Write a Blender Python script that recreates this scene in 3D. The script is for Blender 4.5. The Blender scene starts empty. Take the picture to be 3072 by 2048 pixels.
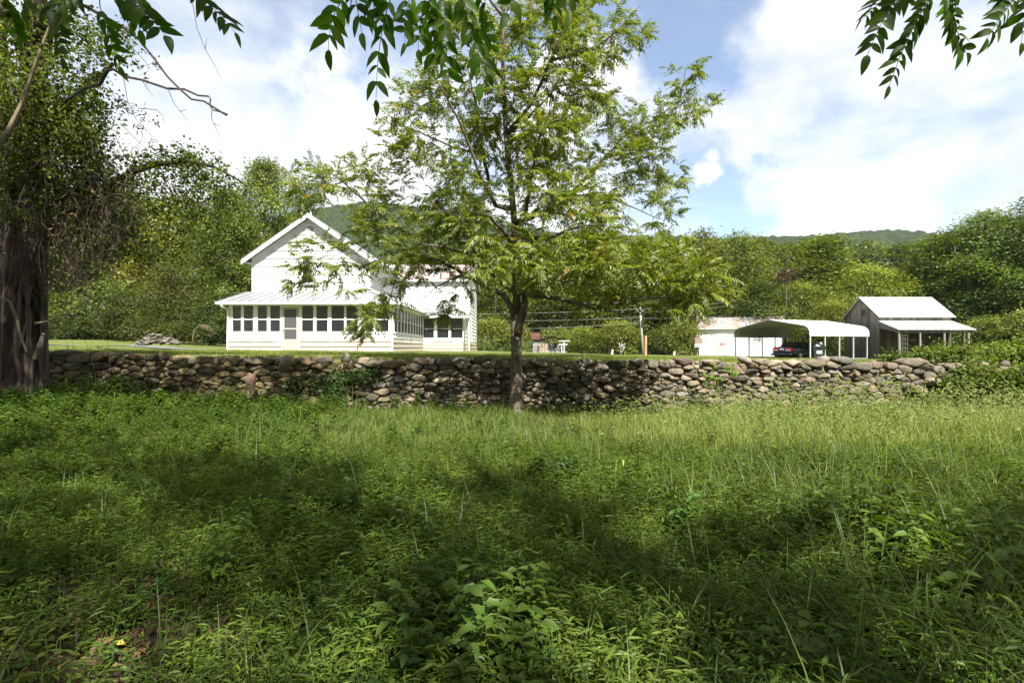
import bpy, math, random
import numpy as np
from mathutils import Vector, Matrix

rng = np.random.default_rng(11)
random.seed(11)
sc = bpy.context.scene
COL = sc.collection
EYE, FPX, CX, HY = 1.6, 1600.0, 1536.0, 1040.0
R = math.radians


def P(px, py, Y):
    """point of the place seen at photo pixel (px, py) when it stands Y metres ahead"""
    return np.array(((px - CX) / FPX * Y, Y, EYE + (HY - py) / FPX * Y))


def PX(px, Y):
    return (px - CX) / FPX * Y


# ------------------------------------------------------------------ objects
def tag(o, label=None, cat=None, group=None, kind=None):
    if label: o['label'] = label
    if cat: o['category'] = cat
    if group: o['group'] = group
    if kind: o['kind'] = kind
    return o


def thing(name, label, cat, loc=(0, 0, 0), group=None):
    o = bpy.data.objects.new(name, None)
    o.empty_display_size = .3
    COL.objects.link(o)
    o.location = Vector(loc)
    return tag(o, label, cat, group)


def wloc(o):
    v = Vector((0, 0, 0))
    while o is not None:
        v += o.location
        o = o.parent
    return np.array(v)


def link(o, parent):
    COL.objects.link(o)
    if parent is not None:
        o.parent = parent
    return o


def mesh_quads(name, V, F, mat, parent=None, col=None, smooth=False, origin=None):
    V = np.asarray(V, dtype=np.float64).reshape(-1, 3)
    F = np.asarray(F, dtype=np.int32).reshape(-1, 4)
    base = wloc(parent) if parent is not None else np.zeros(3)
    loc = np.zeros(3)
    if origin is not None:
        loc = np.array(origin, float) - base
    V = V - base - loc
    me = bpy.data.meshes.new(name)
    me.vertices.add(len(V))
    me.vertices.foreach_set('co', V.astype(np.float32).ravel())
    me.loops.add(F.size)
    me.loops.foreach_set('vertex_index', F.ravel())
    me.polygons.add(len(F))
    me.polygons.foreach_set('loop_start', np.arange(0, F.size, 4, dtype=np.int32))
    me.update(calc_edges=True)
    if col is not None:
        a = me.attributes.new('Col', 'FLOAT_COLOR', 'POINT')
        c = np.ones((len(V), 4), np.float32)
        c[:, :3] = col
        a.data.foreach_set('color', c.ravel())
    if smooth:
        me.polygons.foreach_set('use_smooth', np.ones(len(F), bool))
    for m in (mat if isinstance(mat, (list, tuple)) else [mat]):
        me.materials.append(m)
    o = bpy.data.objects.new(name, me)
    o.location = loc
    return link(o, parent)


class MB:
    """collects hard-surface pieces of ONE part; build() links them as one mesh"""

    def __init__(self, xf=None):
        self.v, self.f, self.c = [], [], []
        self.xf = xf
        self.col = (1, 1, 1)

    def pts(self, pts):
        n = len(self.v)
        for p in pts:
            if self.xf: p = self.xf(p)
            self.v.append(tuple(float(a) for a in p))
            self.c.append(self.col)
        return n

    def quad(self, *p):
        n = self.pts(p)
        self.f.append(tuple(range(n, n + len(p))))

    def box(self, x0, x1, y0, y1, z0, z1):
        n = self.pts([(x0, y0, z0), (x1, y0, z0), (x1, y1, z0), (x0, y1, z0),
                      (x0, y0, z1), (x1, y0, z1), (x1, y1, z1), (x0, y1, z1)])
        for q in ((0, 3, 2, 1), (4, 5, 6, 7), (0, 1, 5, 4), (1, 2, 6, 5), (2, 3, 7, 6), (3, 0, 4, 7)):
            self.f.append(tuple(n + i for i in q))

    def prism(self, poly, d):
        """poly: list of 3-D points, extruded by vector d"""
        k = len(poly)
        n = self.pts(list(poly) + [tuple(np.array(p) + np.array(d)) for p in poly])
        self.f.append(tuple(n + i for i in reversed(range(k))))
        self.f.append(tuple(n + k + i for i in range(k)))
        for i in range(k):
            j = (i + 1) % k
            self.f.append((n + i, n + j, n + k + j, n + k + i))

    def beam(self, p0, p1, w, h, up=(0, 0, 1)):
        p0, p1, up = np.array(p0, float), np.array(p1, float), np.array(up, float)
        d = p1 - p0
        d /= np.linalg.norm(d)
        s = np.cross(d, up)
        s /= np.linalg.norm(s)
        u = np.cross(s, d)
        poly = [p0 + s * w / 2 * a + u * h / 2 * b for a, b in ((-1, -1), (1, -1), (1, 1), (-1, 1))]
        self.prism(poly, p1 - p0)

    def tube(self, pts, rad, n=8, cap=True):
        pts = [np.array(p, float) for p in pts]
        if not hasattr(rad, '__len__'): rad = [rad] * len(pts)
        rings = []
        ref = None
        for i, p in enumerate(pts):
            t = pts[min(i + 1, len(pts) - 1)] - pts[max(i - 1, 0)]
            t = t / (np.linalg.norm(t) + 1e-9)
            if ref is None:
                ref = np.array((1, 0, 0)) if abs(t[0]) < .8 else np.array((0, 1, 0))
            a = np.cross(t, ref)
            a /= np.linalg.norm(a) + 1e-9
            b = np.cross(a, t)
            ref = b
            rings.append(self.pts([p + rad[i] * (math.cos(2 * math.pi * k / n) * a + math.sin(2 * math.pi * k / n) * b)
                                   for k in range(n)]))
        for r0, r1 in zip(rings, rings[1:]):
            for k in range(n):
                self.f.append((r0 + k, r0 + (k + 1) % n, r1 + (k + 1) % n, r1 + k))
        if cap:
            self.f.append(tuple(rings[0] + k for k in reversed(range(n))))
            self.f.append(tuple(rings[-1] + k for k in range(n)))

    def build(self, name, mat, parent=None, smooth=False, origin=None, label=None, bevel=0):
        base = wloc(parent) if parent is not None else np.zeros(3)
        loc = np.zeros(3)
        if origin is not None: loc = np.array(origin, float) - base
        me = bpy.data.meshes.new(name)
        V = np.array(self.v) - base - loc
        me.from_pydata([tuple(p) for p in V], [], self.f)
        a = me.attributes.new('Col', 'FLOAT_COLOR', 'POINT')
        c = np.ones((len(V), 4), np.float32)
        c[:, :3] = np.array(self.c)
        a.data.foreach_set('color', c.ravel())
        me.update()
        if smooth:
            for p in me.polygons: p.use_smooth = True
        me.materials.append(mat)
        o = bpy.data.objects.new(name, me)
        o.location = loc
        link(o, parent)
        if label: o['label'] = label
        if bevel:
            m = o.modifiers.new('bevel', 'BEVEL')
            m.width = bevel
            m.segments = 2
            m.limit_method = 'ANGLE'
        return o


# ------------------------------------------------------------------ materials
class NT:
    def __init__(self, name):
        self.m = bpy.data.materials.new(name)
        self.m.use_nodes = True
        self.t = self.m.node_tree
        self.t.nodes.clear()
        self.out = self.t.nodes.new('ShaderNodeOutputMaterial')

    def n(self, typ, **kw):
        nd = self.t.nodes.new('ShaderNode' + typ)
        for k, v in kw.items():
            if k in nd.inputs.keys() if isinstance(k, str) else False:
                self.set(nd, k, v)
            else:
                setattr(nd, k, v)
        return nd

    def set(self, nd, k, v):
        s = nd.inputs[k]
        if isinstance(v, bpy.types.NodeSocket):
            self.t.links.new(v, s)
        else:
            if s.type == 'RGBA' and hasattr(v, '__len__') and len(v) == 3: v = (*v, 1)
            s.default_value = v

    def mixc(self, f, a, b, blend='MIX'):
        nd = self.t.nodes.new('ShaderNodeMix')
        nd.data_type = 'RGBA'
        nd.blend_type = blend
        for idx, v in ((0, f), (6, a), (7, b)):
            s = nd.inputs[idx]
            if isinstance(v, bpy.types.NodeSocket):
                self.t.links.new(v, s)
            else:
                if s.type == 'RGBA' and hasattr(v, '__len__') and len(v) == 3: v = (*v, 1)
                s.default_value = v
        return nd.outputs[2]

    def ramp(self, fac, stops):
        nd = self.t.nodes.new('ShaderNodeValToRGB')
        e = nd.color_ramp.elements
        while len(e) < len(stops): e.new(.5)
        for i, (p, c) in enumerate(stops):
            e[i].position = p
            e[i].color = (c, c, c, 1) if not hasattr(c, '__len__') else (*c, 1)
        self.t.links.new(fac, nd.inputs[0])
        return nd.outputs[0]

    def noise(self, scale, detail=4, rough=.55, vec=None, dist=0):
        nd = self.t.nodes.new('ShaderNodeTexNoise')
        nd.inputs['Scale'].default_value = scale
        nd.inputs['Detail'].default_value = detail
        nd.inputs['Roughness'].default_value = rough
        nd.inputs['Distortion'].default_value = dist
        if vec is not None: self.t.links.new(vec, nd.inputs['Vector'])
        return nd.outputs['Fac']

    def coord(self, scale=(1, 1, 1), rot=(0, 0, 0)):
        tc = self.t.nodes.new('ShaderNodeTexCoord')
        mp = self.t.nodes.new('ShaderNodeMapping')
        mp.inputs['Scale'].default_value = scale
        mp.inputs['Rotation'].default_value = rot
        self.t.links.new(tc.outputs['Object'], mp.inputs['Vector'])
        return mp.outputs[0]

    def attr(self, name='Col'):
        nd = self.t.nodes.new('ShaderNodeAttribute')
        nd.attribute_name = name
        return nd.outputs['Color']

    def bump(self, h, strength=.3, dist=.02):
        nd = self.t.nodes.new('ShaderNodeBump')
        nd.inputs['Strength'].default_value = strength
        nd.inputs['Distance'].default_value = dist
        self.t.links.new(h, nd.inputs['Height'])
        return nd.outputs[0]

    def principled(self, col, rough=.6, metal=0, spec=.5, normal=None):
        nd = self.t.nodes.new('ShaderNodeBsdfPrincipled')
        self.set(nd, 'Base Color', col)
        self.set(nd, 'Roughness', rough)
        self.set(nd, 'Metallic', metal)
        self.set(nd, 'Specular IOR Level', spec)
        if normal is not None: self.t.links.new(normal, nd.inputs['Normal'])
        self.t.links.new(nd.outputs[0], self.out.inputs[0])
        return nd

    def done(self, sh=None):
        if sh is not None: self.t.links.new(sh, self.out.inputs[0])
        return self.m


def m_leaf(name, trans=.35, gloss=.06, rough=.45, tint=(1.25, 1.25, .55), rnd=0):
    n = NT(name)
    c = n.attr()
    if rnd:      # every tree of a kind has its own green
        oi = n.t.nodes.new('ShaderNodeObjectInfo')
        c = n.mixc(1.0, c, n.ramp(oi.outputs['Random'], [(0, (.72, .80, .8)), (.35, (1.25, 1.05, .8)), (.65, (.85, .95, 1.1)), (1, (1.3, 1.25, 1.0))]), 'MULTIPLY')
    d = n.n('BsdfDiffuse')
    n.set(d, 'Color', c)
    t = n.n('BsdfTranslucent')
    n.set(t, 'Color', n.mixc(1.0, c, tint, 'MULTIPLY'))
    m1 = n.n('MixShader')
    n.set(m1, 0, trans)
    n.t.links.new(d.outputs[0], m1.inputs[1])
    n.t.links.new(t.outputs[0], m1.inputs[2])
    g = n.n('BsdfGlossy')
    n.set(g, 'Roughness', rough)
    n.set(g, 'Color', (1, 1, 1))
    m2 = n.n('MixShader')
    n.set(m2, 0, gloss)
    n.t.links.new(m1.outputs[0], m2.inputs[1])
    n.t.links.new(g.outputs[0], m2.inputs[2])
    return n.done(m2.outputs[0])


def m_bark(name, c0, c1, scale=6, moss=None):
    n = NT(name)
    v = n.coord((scale, scale, scale * .18))
    a = n.noise(1.0, 6, .65, v, .6)
    b = n.noise(2.2, 3, .5, n.coord())
    col = n.mixc(n.ramp(a, [(.35, 0), (.62, 1)]), c0, c1)
    if moss: col = n.mixc(n.ramp(b, [(.52, 0), (.68, .7)]), col, moss)
    n.principled(col, .92, 0, .15, n.bump(n.mixc(.5, a, n.noise(scale * 3.5, 6, .7, n.coord((1, 1, .35)))), 1.0, .06))
    return n.done()


def m_plain(name, col, rough=.6, metal=0, var=.12, scale=3, spec=.5, bump=0):
    n = NT(name)
    f = n.noise(scale, 5, .6, n.coord())
    lo = tuple(max(0, a * (1 - var)) for a in col)
    hi = tuple(min(1, a * (1 + var)) for a in col)
    c = n.mixc(n.ramp(f, [(.3, 0), (.7, 1)]), lo, hi)
    n.principled(c, rough, metal, spec, n.bump(f, bump, .01) if bump else None)
    return n.done()


def m_siding():
    n = NT('white_siding_paint')
    f = n.noise(.9, 6, .65, n.coord((1, 1, .35)))
    g = n.noise(14, 4, .6, n.coord((1, 1, .2)))
    c = n.mixc(n.ramp(f, [(.42, 0), (.75, 1)]), (.62, .62, .605), (.52, .51, .48))
    c = n.mixc(n.ramp(g, [(.55, 0), (.85, .5)]), c, (.50, .48, .43))
    sx = n.t.nodes.new('ShaderNodeSeparateXYZ')      # rain-splashed mud along the foot of the wall
    n.t.links.new(n.coord(), sx.inputs[0])
    ad = n.t.nodes.new('ShaderNodeMath')
    ad.operation = 'MULTIPLY_ADD'
    n.t.links.new(f, ad.inputs[0])
    ad.inputs[1].default_value = -.9
    n.t.links.new(sx.outputs[2], ad.inputs[2])
    c = n.mixc(n.ramp(ad.outputs[0], [(0, .75), (.12, 0)]), c, (.36, .29, .20))
    n.principled(c, .55, 0, .35)
    return n.done()


def m_tin(name, base=(.55, .56, .57), rust=(.36, .17, .085), amount=.5, rough=.42):
    n = NT(name)
    f = n.noise(.55, 7, .7, n.coord((1, 1, 1)), .5)
    g = n.noise(5, 4, .6, n.coord((1, .35, 1)))
    lo = .72 - amount * .34
    m = n.ramp(n.mixc(.3, f, g), [(lo, 0), (lo + .13, .8)])
    c = n.mixc(n.ramp(g, [(.3, 0), (.8, 1)]), base, tuple(a * .82 for a in base))
    c = n.mixc(m, c, rust)
    n.principled(c, rough, .0, .5, n.bump(g, .05, .01))
    return n.done()


def m_boards(name, tint=(1, 1, 1)):
    n = NT(name)
    a = n.noise(1.0, 6, .7, n.coord((22, 22, 1.2)), .4)
    b = n.noise(1.3, 3, .5, n.coord((1, 1, .5)))
    c = n.mixc(n.ramp(a, [(.25, 0), (.75, 1)]), tuple(.11 * t for t in tint), tuple(.27 * t for t in tint))
    c = n.mixc(n.ramp(b, [(.45, 0), (.7, .45)]), c, (.14, .115, .09))
    c = n.mixc(1.0, c, n.attr(), 'MULTIPLY')
    n.principled(c, .9, 0, .2, n.bump(a, .5, .01))
    return n.done()


def m_screen(name='insect_screen', fac=.6, col=(.11, .11, .115)):
    n = NT(name)
    tr = n.n('BsdfTransparent')
    d = n.principled(col, .3, 0, .5)
    m = n.n('MixShader')
    n.set(m, 0, fac)
    n.t.links.new(tr.outputs[0], m.inputs[1])
    n.t.links.new(d.outputs[0], m.inputs[2])
    return n.done(m.outputs[0])


def m_glass(name='window_glass', fac=.75, col=(.03, .035, .04)):
    n = NT(name)
    tr = n.n('BsdfTransparent')
    d = n.principled(col, .08, 0, .6)
    m = n.n('MixShader')
    n.set(m, 0, fac)
    n.t.links.new(tr.outputs[0], m.inputs[1])
    n.t.links.new(d.outputs[0], m.inputs[2])
    return n.done(m.outputs[0])


def m_stone():
    n = NT('field_stone')
    c = n.attr()
    f = n.noise(7, 8, .68, n.coord())
    g = n.noise(2.2, 5, .6, n.coord())
    l = n.noise(26, 5, .6, n.coord())
    c = n.mixc(n.ramp(f, [(.28, .0), (.72, 1)]), n.mixc(1, c, (.52, .52, .52), 'MULTIPLY'), n.mixc(1, c, (1.3, 1.3, 1.3), 'MULTIPLY'))
    c = n.mixc(n.ramp(l, [(.60, 0), (.68, .55)]), c, (.33, .33, .27))
    c = n.mixc(n.ramp(g, [(.55, 0), (.72, .5)]), c, (.10, .11, .045))
    h = n.mixc(.4, f, l)
    n.principled(c, .92, 0, .2, n.bump(h, .8, .035))
    return n.done()


def m_lawn():
    n = NT('mown_lawn')
    a = n.noise(.22, 6, .65, n.coord())
    b = n.noise(9, 6, .7, n.coord())
    c = n.mixc(n.ramp(a, [(.35, 0), (.65, 1)]), (.11, .16, .034), (.18, .19, .055))
    c = n.mixc(n.ramp(b, [(.3, 0), (.75, 1)]), n.mixc(1, c, (.55, .55, .55), 'MULTIPLY'), c)
    n.principled(c, .9, 0, .15, n.bump(b, .9, .05))
    return n.done()


def m_field():
    n = NT('field_soil')
    a = n.noise(.9, 6, .65, n.coord())
    b = n.noise(14, 6, .7, n.coord())
    c = n.mixc(n.ramp(a, [(.42, 0), (.6, 1)]), (.075, .05, .03), (.04, .055, .016))
    c = n.mixc(n.ramp(b, [(.35, 0), (.7, 1)]), n.mixc(1, c, (.45, .45, .45), 'MULTIPLY'), c)
    n.principled(c, .95, 0, .1, n.bump(b, 1, .04))
    return n.done()


def m_forest_floor():
    n = NT('forest_floor')
    b = n.noise(2, 6, .7, n.coord())
    c = n.mixc(n.ramp(b, [(.35, 0), (.7, 1)]), (.03, .045, .014), (.07, .085, .025))
    n.principled(c, .95, 0, .1, n.bump(b, 1, .2))
    return n.done()


def m_asphalt():
    n = NT('driveway_asphalt')
    b = n.noise(30, 5, .7, n.coord())
    a = n.noise(.7, 4, .6, n.coord())
    c = n.mixc(n.ramp(b, [(.3, 0), (.7, 1)]), (.10, .105, .115), (.19, .195, .21))
    c = n.mixc(n.ramp(a, [(.5, 0), (.7, .4)]), c, (.24, .24, .24))
    n.principled(c, .9, 0, .2)
    return n.done()


M = {}
M['siding'] = m_siding()
M['trim'] = m_plain('white_trim_paint', (.76, .76, .74), .5, 0, .07, 5)
M['grey_trim'] = m_plain('weathered_trim_paint', (.55, .54, .51), .6, 0, .2, 4)  # greyer, more mottled trim paint
M['tin'] = m_tin('porch_tin', (.235, .237, .242), (.19, .10, .065), amount=.34)
M['tin_rust'] = m_tin('rusty_tin', (.33, .32, .31), (.27, .13, .075), amount=.8)
M['tin_white'] = m_tin('pale_tin', (.74, .74, .73), (.38, .26, .19), amount=.08, rough=.38)
M['screen'] = m_screen()
M['glass'] = m_glass()
M['screen_low'] = m_screen('storm_glass', .45, (.03, .032, .036))
M['door'] = m_plain('storm_door_paint', (.40, .37, .30), .5, 0, .08, 4)
M['black'] = m_plain('dark_metal', (.03, .03, .03), .5, 0, .2)
M['boards'] = m_boards('weathered_boards', (.82, .76, .68))
M['boards_dark'] = m_boards('shaded_brown_boards', (.20, .155, .12))  # brown sheltered wood, darkened further so porch shade sits in the colour
M['stone'] = m_stone()
M['lawn'] = m_lawn()
M['field'] = m_field()
M['floor'] = m_forest_floor()
M['asphalt'] = m_asphalt()
M['concrete'] = m_plain('porch_concrete', (.33, .30, .26), .9, 0, .25, 6)
M['bark_walnut'] = m_bark('walnut_bark', (.05, .04, .03), (.17, .135, .10), 7, (.20, .19, .14))
M['bark_old'] = m_bark('old_bark', (.014, .010, .008), (.062, .044, .031), 7, (.035, .036, .016))
M['bark_far'] = m_bark('grey_bark', (.05, .045, .038), (.16, .145, .12), 3)
M['vine_wood'] = m_plain('dry_vine_stems', (.085, .064, .045), .9, 0, .4, 4)
M['twig'] = m_plain('dead_twig', (.045, .036, .03), .9, 0, .3, 8)
M['pale_wood'] = m_plain('bare_pale_wood', (.16, .12, .075), .85, 0, .3, 6)
M['walnut_leaf'] = m_leaf('walnut_leaves', .5, .03, .42, (1.25, 1.3, .35))
M['leaf'] = m_leaf('tree_leaves', .40, .024, .5, (1.25, 1.3, .4), 1)
M['near_leaf'] = m_leaf('shrub_leaves', .40, .010, .55, (1.25, 1.3, .4))
M['over_leaf'] = m_leaf('overhanging_leaves', .6, .012, .45, (1.1, 1.5, .25))
M['grass'] = m_leaf('grass_blades', .42, .014, .5, (1.25, 1.25, .4))
M['dead_leaf'] = m_leaf('fallen_leaves', .1, .02, .6, (1.1, .9, .6))
M['post_wood'] = m_plain('grey_post_wood', (.20, .155, .12), .9, 0, .4, 9, .2, .4)
M['new_wood'] = m_plain('treated_post_wood', (.42, .22, .10), .85, 0, .2, 6)
M['pole_wood'] = m_plain('utility_pole_wood', (.28, .26, .235), .9, 0, .3, 5)
M['galv'] = m_plain('galvanised_steel', (.55, .56, .57), .4, .35, .12, 8)
M['car_paint'] = m_plain('dark_car_paint', (.008, .010, .022), .16, .25, .1, 3, .7)
M['tail_red'] = m_plain('tail_light_red', (.42, .016, .012), .2, 0, .1, 8, .6)
M['plate'] = m_plain('number_plate_white', (.72, .74, .78), .4, 0, .05, 8)
M['rubber'] = m_plain('tyre_rubber', (.018, .018, .018), .85, 0, .2)
M['bin'] = m_plain('bin_plastic', (.022, .034, .030), .45, 0, .2, 6)
M['white_plastic'] = m_plain('white_plastic', (.75, .76, .76), .4, 0, .05)
M['red_sign'] = m_plain('red_sign_paint', (.55, .03, .03), .5, 0, .1)
M['block'] = m_plain('painted_block', (.80, .79, .76), .7, 0, .08, 1.6, .3, .2)
M['old_door'] = m_plain('peeling_door_paint', (.48, .47, .45), .8, 0, .4, 7, .3)
M['rust_roof'] = m_plain('rust_red_roof', (.085, .030, .026), .8, 0, .4, 1.5)
M['corr'] = m_plain('old_corrugated_iron', (.15, .15, .155), .6, .2, .45, 2)
M['stump'] = m_bark('stump_wood', (.12, .09, .065), (.36, .29, .22), 4)
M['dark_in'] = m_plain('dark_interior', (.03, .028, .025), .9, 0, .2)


# ------------------------------------------------------------------ foliage
def norm(a):
    return a / (np.linalg.norm(a, axis=-1, keepdims=True) + 1e-9)


def frames(D, U):
    """rows: rotation matrices whose columns are x=D, y, z~U"""
    D = norm(D)
    Y = norm(np.cross(U, D))
    Z = np.cross(D, Y)
    return np.stack([D, Y, Z], axis=-1)


class Fol:
    def __init__(self):
        self.V, self.F, self.C, self.n = [], [], [], 0

    def inst(self, pv, pf, Rm, T, S, col):
        k, nv = len(T), len(pv)
        if k == 0: return
        V = np.einsum('kij,nj->kni', Rm, pv) * np.asarray(S)[:, None, None] + T[:, None, :]
        F = pf[None] + (np.arange(k) * nv)[:, None, None] + self.n
        self.V.append(V.reshape(-1, 3))
        self.F.append(F.reshape(-1, 4))
        self.C.append(np.repeat(col, nv, axis=0))
        self.n += k * nv

    def leaves(self, C, N, L, W, col, r=rng, fold=.18, T=None):
        k = len(C)
        N = norm(N)
        T0 = r.normal(size=(k, 3)) if T is None else T
        B = norm(np.cross(N, T0))
        T0 = np.cross(B, N)
        L, W = np.asarray(L)[:, None], np.asarray(W)[:, None]
        V = np.stack([C - T0 * L * .5, C + B * W * .5 - T0 * L * .06 + N * W * fold,
                      C + T0 * L * .5 - N * L * .12, C - B * W * .5 - T0 * L * .06 + N * W * fold], 1)
        F = np.arange(k * 4).reshape(k, 4) + self.n
        self.V.append(V.reshape(-1, 3))
        self.F.append(F)
        self.C.append(np.repeat(col, 4, axis=0))
        self.n += 4 * k

    def raw(self, V, F, col):
        self.V.append(V)
        self.F.append(np.asarray(F).reshape(-1, 4) + self.n)
        self.C.append(np.broadcast_to(np.asarray(col), (len(V), 3)))
        self.n += len(V)

    def build(self, name, mat, parent=None, origin=None):
        return mesh_quads(name, np.concatenate(self.V), np.concatenate(self.F), mat, parent,
                          np.concatenate(self.C), False, origin)


def vary(base, k, r=rng, v=.25, hue=.12):
    base = np.array(base)
    b = np.exp(r.normal(0, v, size=(k, 1)))
    h = r.normal(0, hue, size=(k, 1))
    c = base[None] * b
    c[:, 0:1] *= np.exp(h)
    c[:, 2:3] *= .62 * np.exp(-h * .5)
    return np.clip(c, .002, .9)


# a single lanceolate leaflet along +x, midrib folded and drooping: 8 verts 4 quads... kept to quads
def leaflet(L, W, droop=.2, fold=.15):
    xs = np.array([0, .13, .36, .66, .86, 1.0]) * L
    ws = np.array([.10, .72, 1.0, .78, .36, .0]) * W * .5
    zs = -droop * L * (xs / L) ** 2
    v = []
    for x, w, z in zip(xs, ws, zs):
        v += [(x, -w, z + fold * w), (x, 0, z), (x, w, z + fold * w)]
    f = []
    for i in range(5):
        a = i * 3
        f += [(a, a + 3, a + 4, a + 1), (a + 1, a + 4, a + 5, a + 2)]
    return np.array(v), np.array(f)


def leaflet_lo(L, W, droop=.2, fold=.2):
    v = np.array([(0, 0, 0), (.3 * L, -W / 2, fold * W - droop * L * .1), (.68 * L, -W * .38, fold * W * .7 - droop * L * .45),
                  (L, 0, -droop * L), (.68 * L, W * .38, fold * W * .7 - droop * L * .45), (.3 * L, W / 2, fold * W - droop * L * .1)])
    f = np.array([(0, 1, 2, 3), (0, 3, 4, 5)])
    return v, f


def make_frond(r, L=1.0, pairs=7, lf=.2, lo=True, droop=.35):
    """pinnate leaf along +x, length ~L"""
    V, F, n = [], [], 0

    def rach(t):
        return np.array((L * t * (1 - .12 * t), r2 * L * t * t, L * (.10 * t - droop * t * t)))
    r2 = r.normal(0, .08)
    ts = np.linspace(0, 1, 5)
    w = .008 * L
    for i in range(4):
        a, b = rach(ts[i]), rach(ts[i + 1])
        V += [a + (0, -w, 0), b + (0, -w * .7, 0), b + (0, w * .7, 0), a + (0, w, 0)]
        F.append((n, n + 1, n + 2, n + 3))
        n += 4
    for k in range(pairs * 2 + 1):
        if k == pairs * 2:
            t, side = 1.0, 0
        else:
            t = .22 + .76 * (k // 2 + r.uniform(-.2, .2)) / pairs
            side = 1 if k % 2 else -1
        ll = lf * L * (1 - .35 * abs(t - .55)) * r.uniform(.85, 1.12)
        v, f = (leaflet_lo if lo else leaflet)(ll, ll * r.uniform(.30, .38), r.uniform(.1, .35), r.uniform(.1, .3))
        an = side * R(r.uniform(50, 72))
        dip = -r.uniform(.15, .75)
        d = np.array((math.cos(an), math.sin(an), dip if side else -.5))
        Rm = frames(d[None], np.array((0, r.normal(0, .15), 1.0))[None])[0]
        V += list(v @ Rm.T + rach(t))
        F += [tuple(q + n) for q in f]
        n += len(v)
    return np.array(V), np.array(F)


class Skel:
    """branch skeleton: nodes with parents, radii by the pipe model, swept to one mesh"""

    def __init__(self):
        self.p, self.par, self.rmin = [], [], []

    def add(self, p, par, rmin=0):
        self.p.append(np.array(p, float))
        self.par.append(par)
        self.rmin.append(rmin)
        return len(self.p) - 1

    def path(self, pts, par=-1, rads=None, step=.3, jit=.03, r=rng):
        last = par
        ids = []
        for i, q in enumerate(pts):
            q = np.array(q, float)
            rq = rads[i] if rads else 0
            if last < 0:
                last = self.add(q, -1, rq)
                ids.append(last)
                continue
            a = self.p[last]
            ra = self.rmin[last] if rads else 0
            n = max(1, int(np.linalg.norm(q - a) / step))
            for k in range(1, n + 1):
                t = k / n
                pp = a + (q - a) * t + (r.normal(0, jit, 3) if k < n else 0)
                rr = (ra or rq) + (rq - (ra or rq)) * t if rads else 0
                last = self.add(pp, last, rr)
                ids.append(last)
        return ids

    def nearest(self, q, ok=None):
        A = np.array(self.p)
        d = np.linalg.norm(A - q, axis=1)
        if ok is not None:
            m = np.array([ok(i) for i in range(len(A))])
            d = np.where(m, d, 1e9)
        return int(np.argmin(d)), float(np.min(d))

    def radii(self, tip=.004, ex=2.3):
        n = len(self.p)
        acc = np.zeros(n)
        for i in range(n - 1, -1, -1):
            if acc[i] == 0: acc[i] = tip ** ex
            if self.par[i] >= 0: acc[self.par[i]] += acc[i]
        rad = acc ** (1 / ex)
        self.rad = np.maximum(rad, np.array(self.rmin))
        for i in range(n):   # never thicker than the parent
            if self.par[i] >= 0: self.rad[i] = min(self.rad[i], self.rad[self.par[i]])
        return self.rad

    def mesh(self, mb, sides=(10, 6, 4), minr=0.0):
        n = len(self.p)
        ch = [[] for _ in range(n)]
        for i, q in enumerate(self.par):
            if q >= 0: ch[q].append(i)
        used = [False] * n
        starts = [i for i, q in enumerate(self.par) if q < 0]
        stack = [(s, None) for s in starts]
        while stack:
            s, frm = stack.pop()
            chain = [] if frm is None else [frm]
            cur = s
            while True:
                chain.append(cur)
                used[cur] = True
                if not ch[cur]: break
                best = max(ch[cur], key=lambda c: self.rad[c])
                for c in ch[cur]:
                    if c != best: stack.append((c, cur))
                cur = best
            rr = [self.rad[c] for c in chain]
            if frm is not None: rr[0] = min(rr[0], rr[1] * 1.25)
            if max(rr) < minr: continue
            k = sides[0] if rr[-1] > .05 or rr[0] > .1 else sides[1] if rr[0] > .02 else sides[2]
            mb.tube([self.p[c] for c in chain], rr, k, cap=True)

# ------------------------------------------------------------------ ground
def sm(x, a, b):
    t = np.clip((x - a) / (b - a), 0, 1)
    return t * t * (3 - 2 * t)


LP = np.array([  # x, y, z of the lawn and the land behind it
    (-16, 14.3, 1.42), (-13, 14.3, 1.43), (-7, 14.3, 1.36), (-2, 14.3, 1.30), (3, 14.3, 1.24), (8, 14.3, 1.16), (13, 14.3, 1.12),
    (-13, 24.6, 1.45), (-9, 24.4, 1.43), (-5.5, 24.6, 1.38), (-3, 33, 1.33), (-7, 30, 1.38), (-2.8, 41, 1.28),
    (-19, 25, 1.64), (-22, 30, 1.78), (-30, 40, 2.1), (-24, 24, 1.72), (-30, 22, 1.75), (-40, 30, 2.2),
    (0, 20, 1.29), (0, 28, 1.24), (1, 40, 1.08), (3, 56, .84), (6, 66, .75), (12, 55, .78), (10, 30, 1.0), (12, 40, .85),
    (11, 20, 1.1), (18, 50, .76), (20, 57, .62), (26.5, 53, .62), (23, 46.5, .72), (22.4, 40, .66), (29, 42, .62), (35, 42, .62), (32, 38, .66), (20, 28, .85),
    (24, 20, .95), (40, 40, .7), (50, 50, .9), (-15, 45, 1.9), (-5, 60, 1.5), (-30, 60, 3.2), (-50, 60, 4), (0, 80, 1.6), (20, 80, 2.0),
    (40, 75, 2.4), (60, 70, 2.6), (0, 120, 3.5), (-60, 120, 6), (60, 120, 4), (-80, 30, 4), (80, 30, 2), (60, 15, 1.2), (-50, 14, 2),
])


def h_lawn(x, y):
    x, y = np.asarray(x, float), np.asarray(y, float)
    num = np.zeros_like(x)
    den = np.zeros_like(x)
    for a, b, c in LP:
        w = 1 / (((x - a) ** 2 + (y - b) ** 2) + .6) ** 1.6
        num += w * c
        den += w
    return num / den


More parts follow.
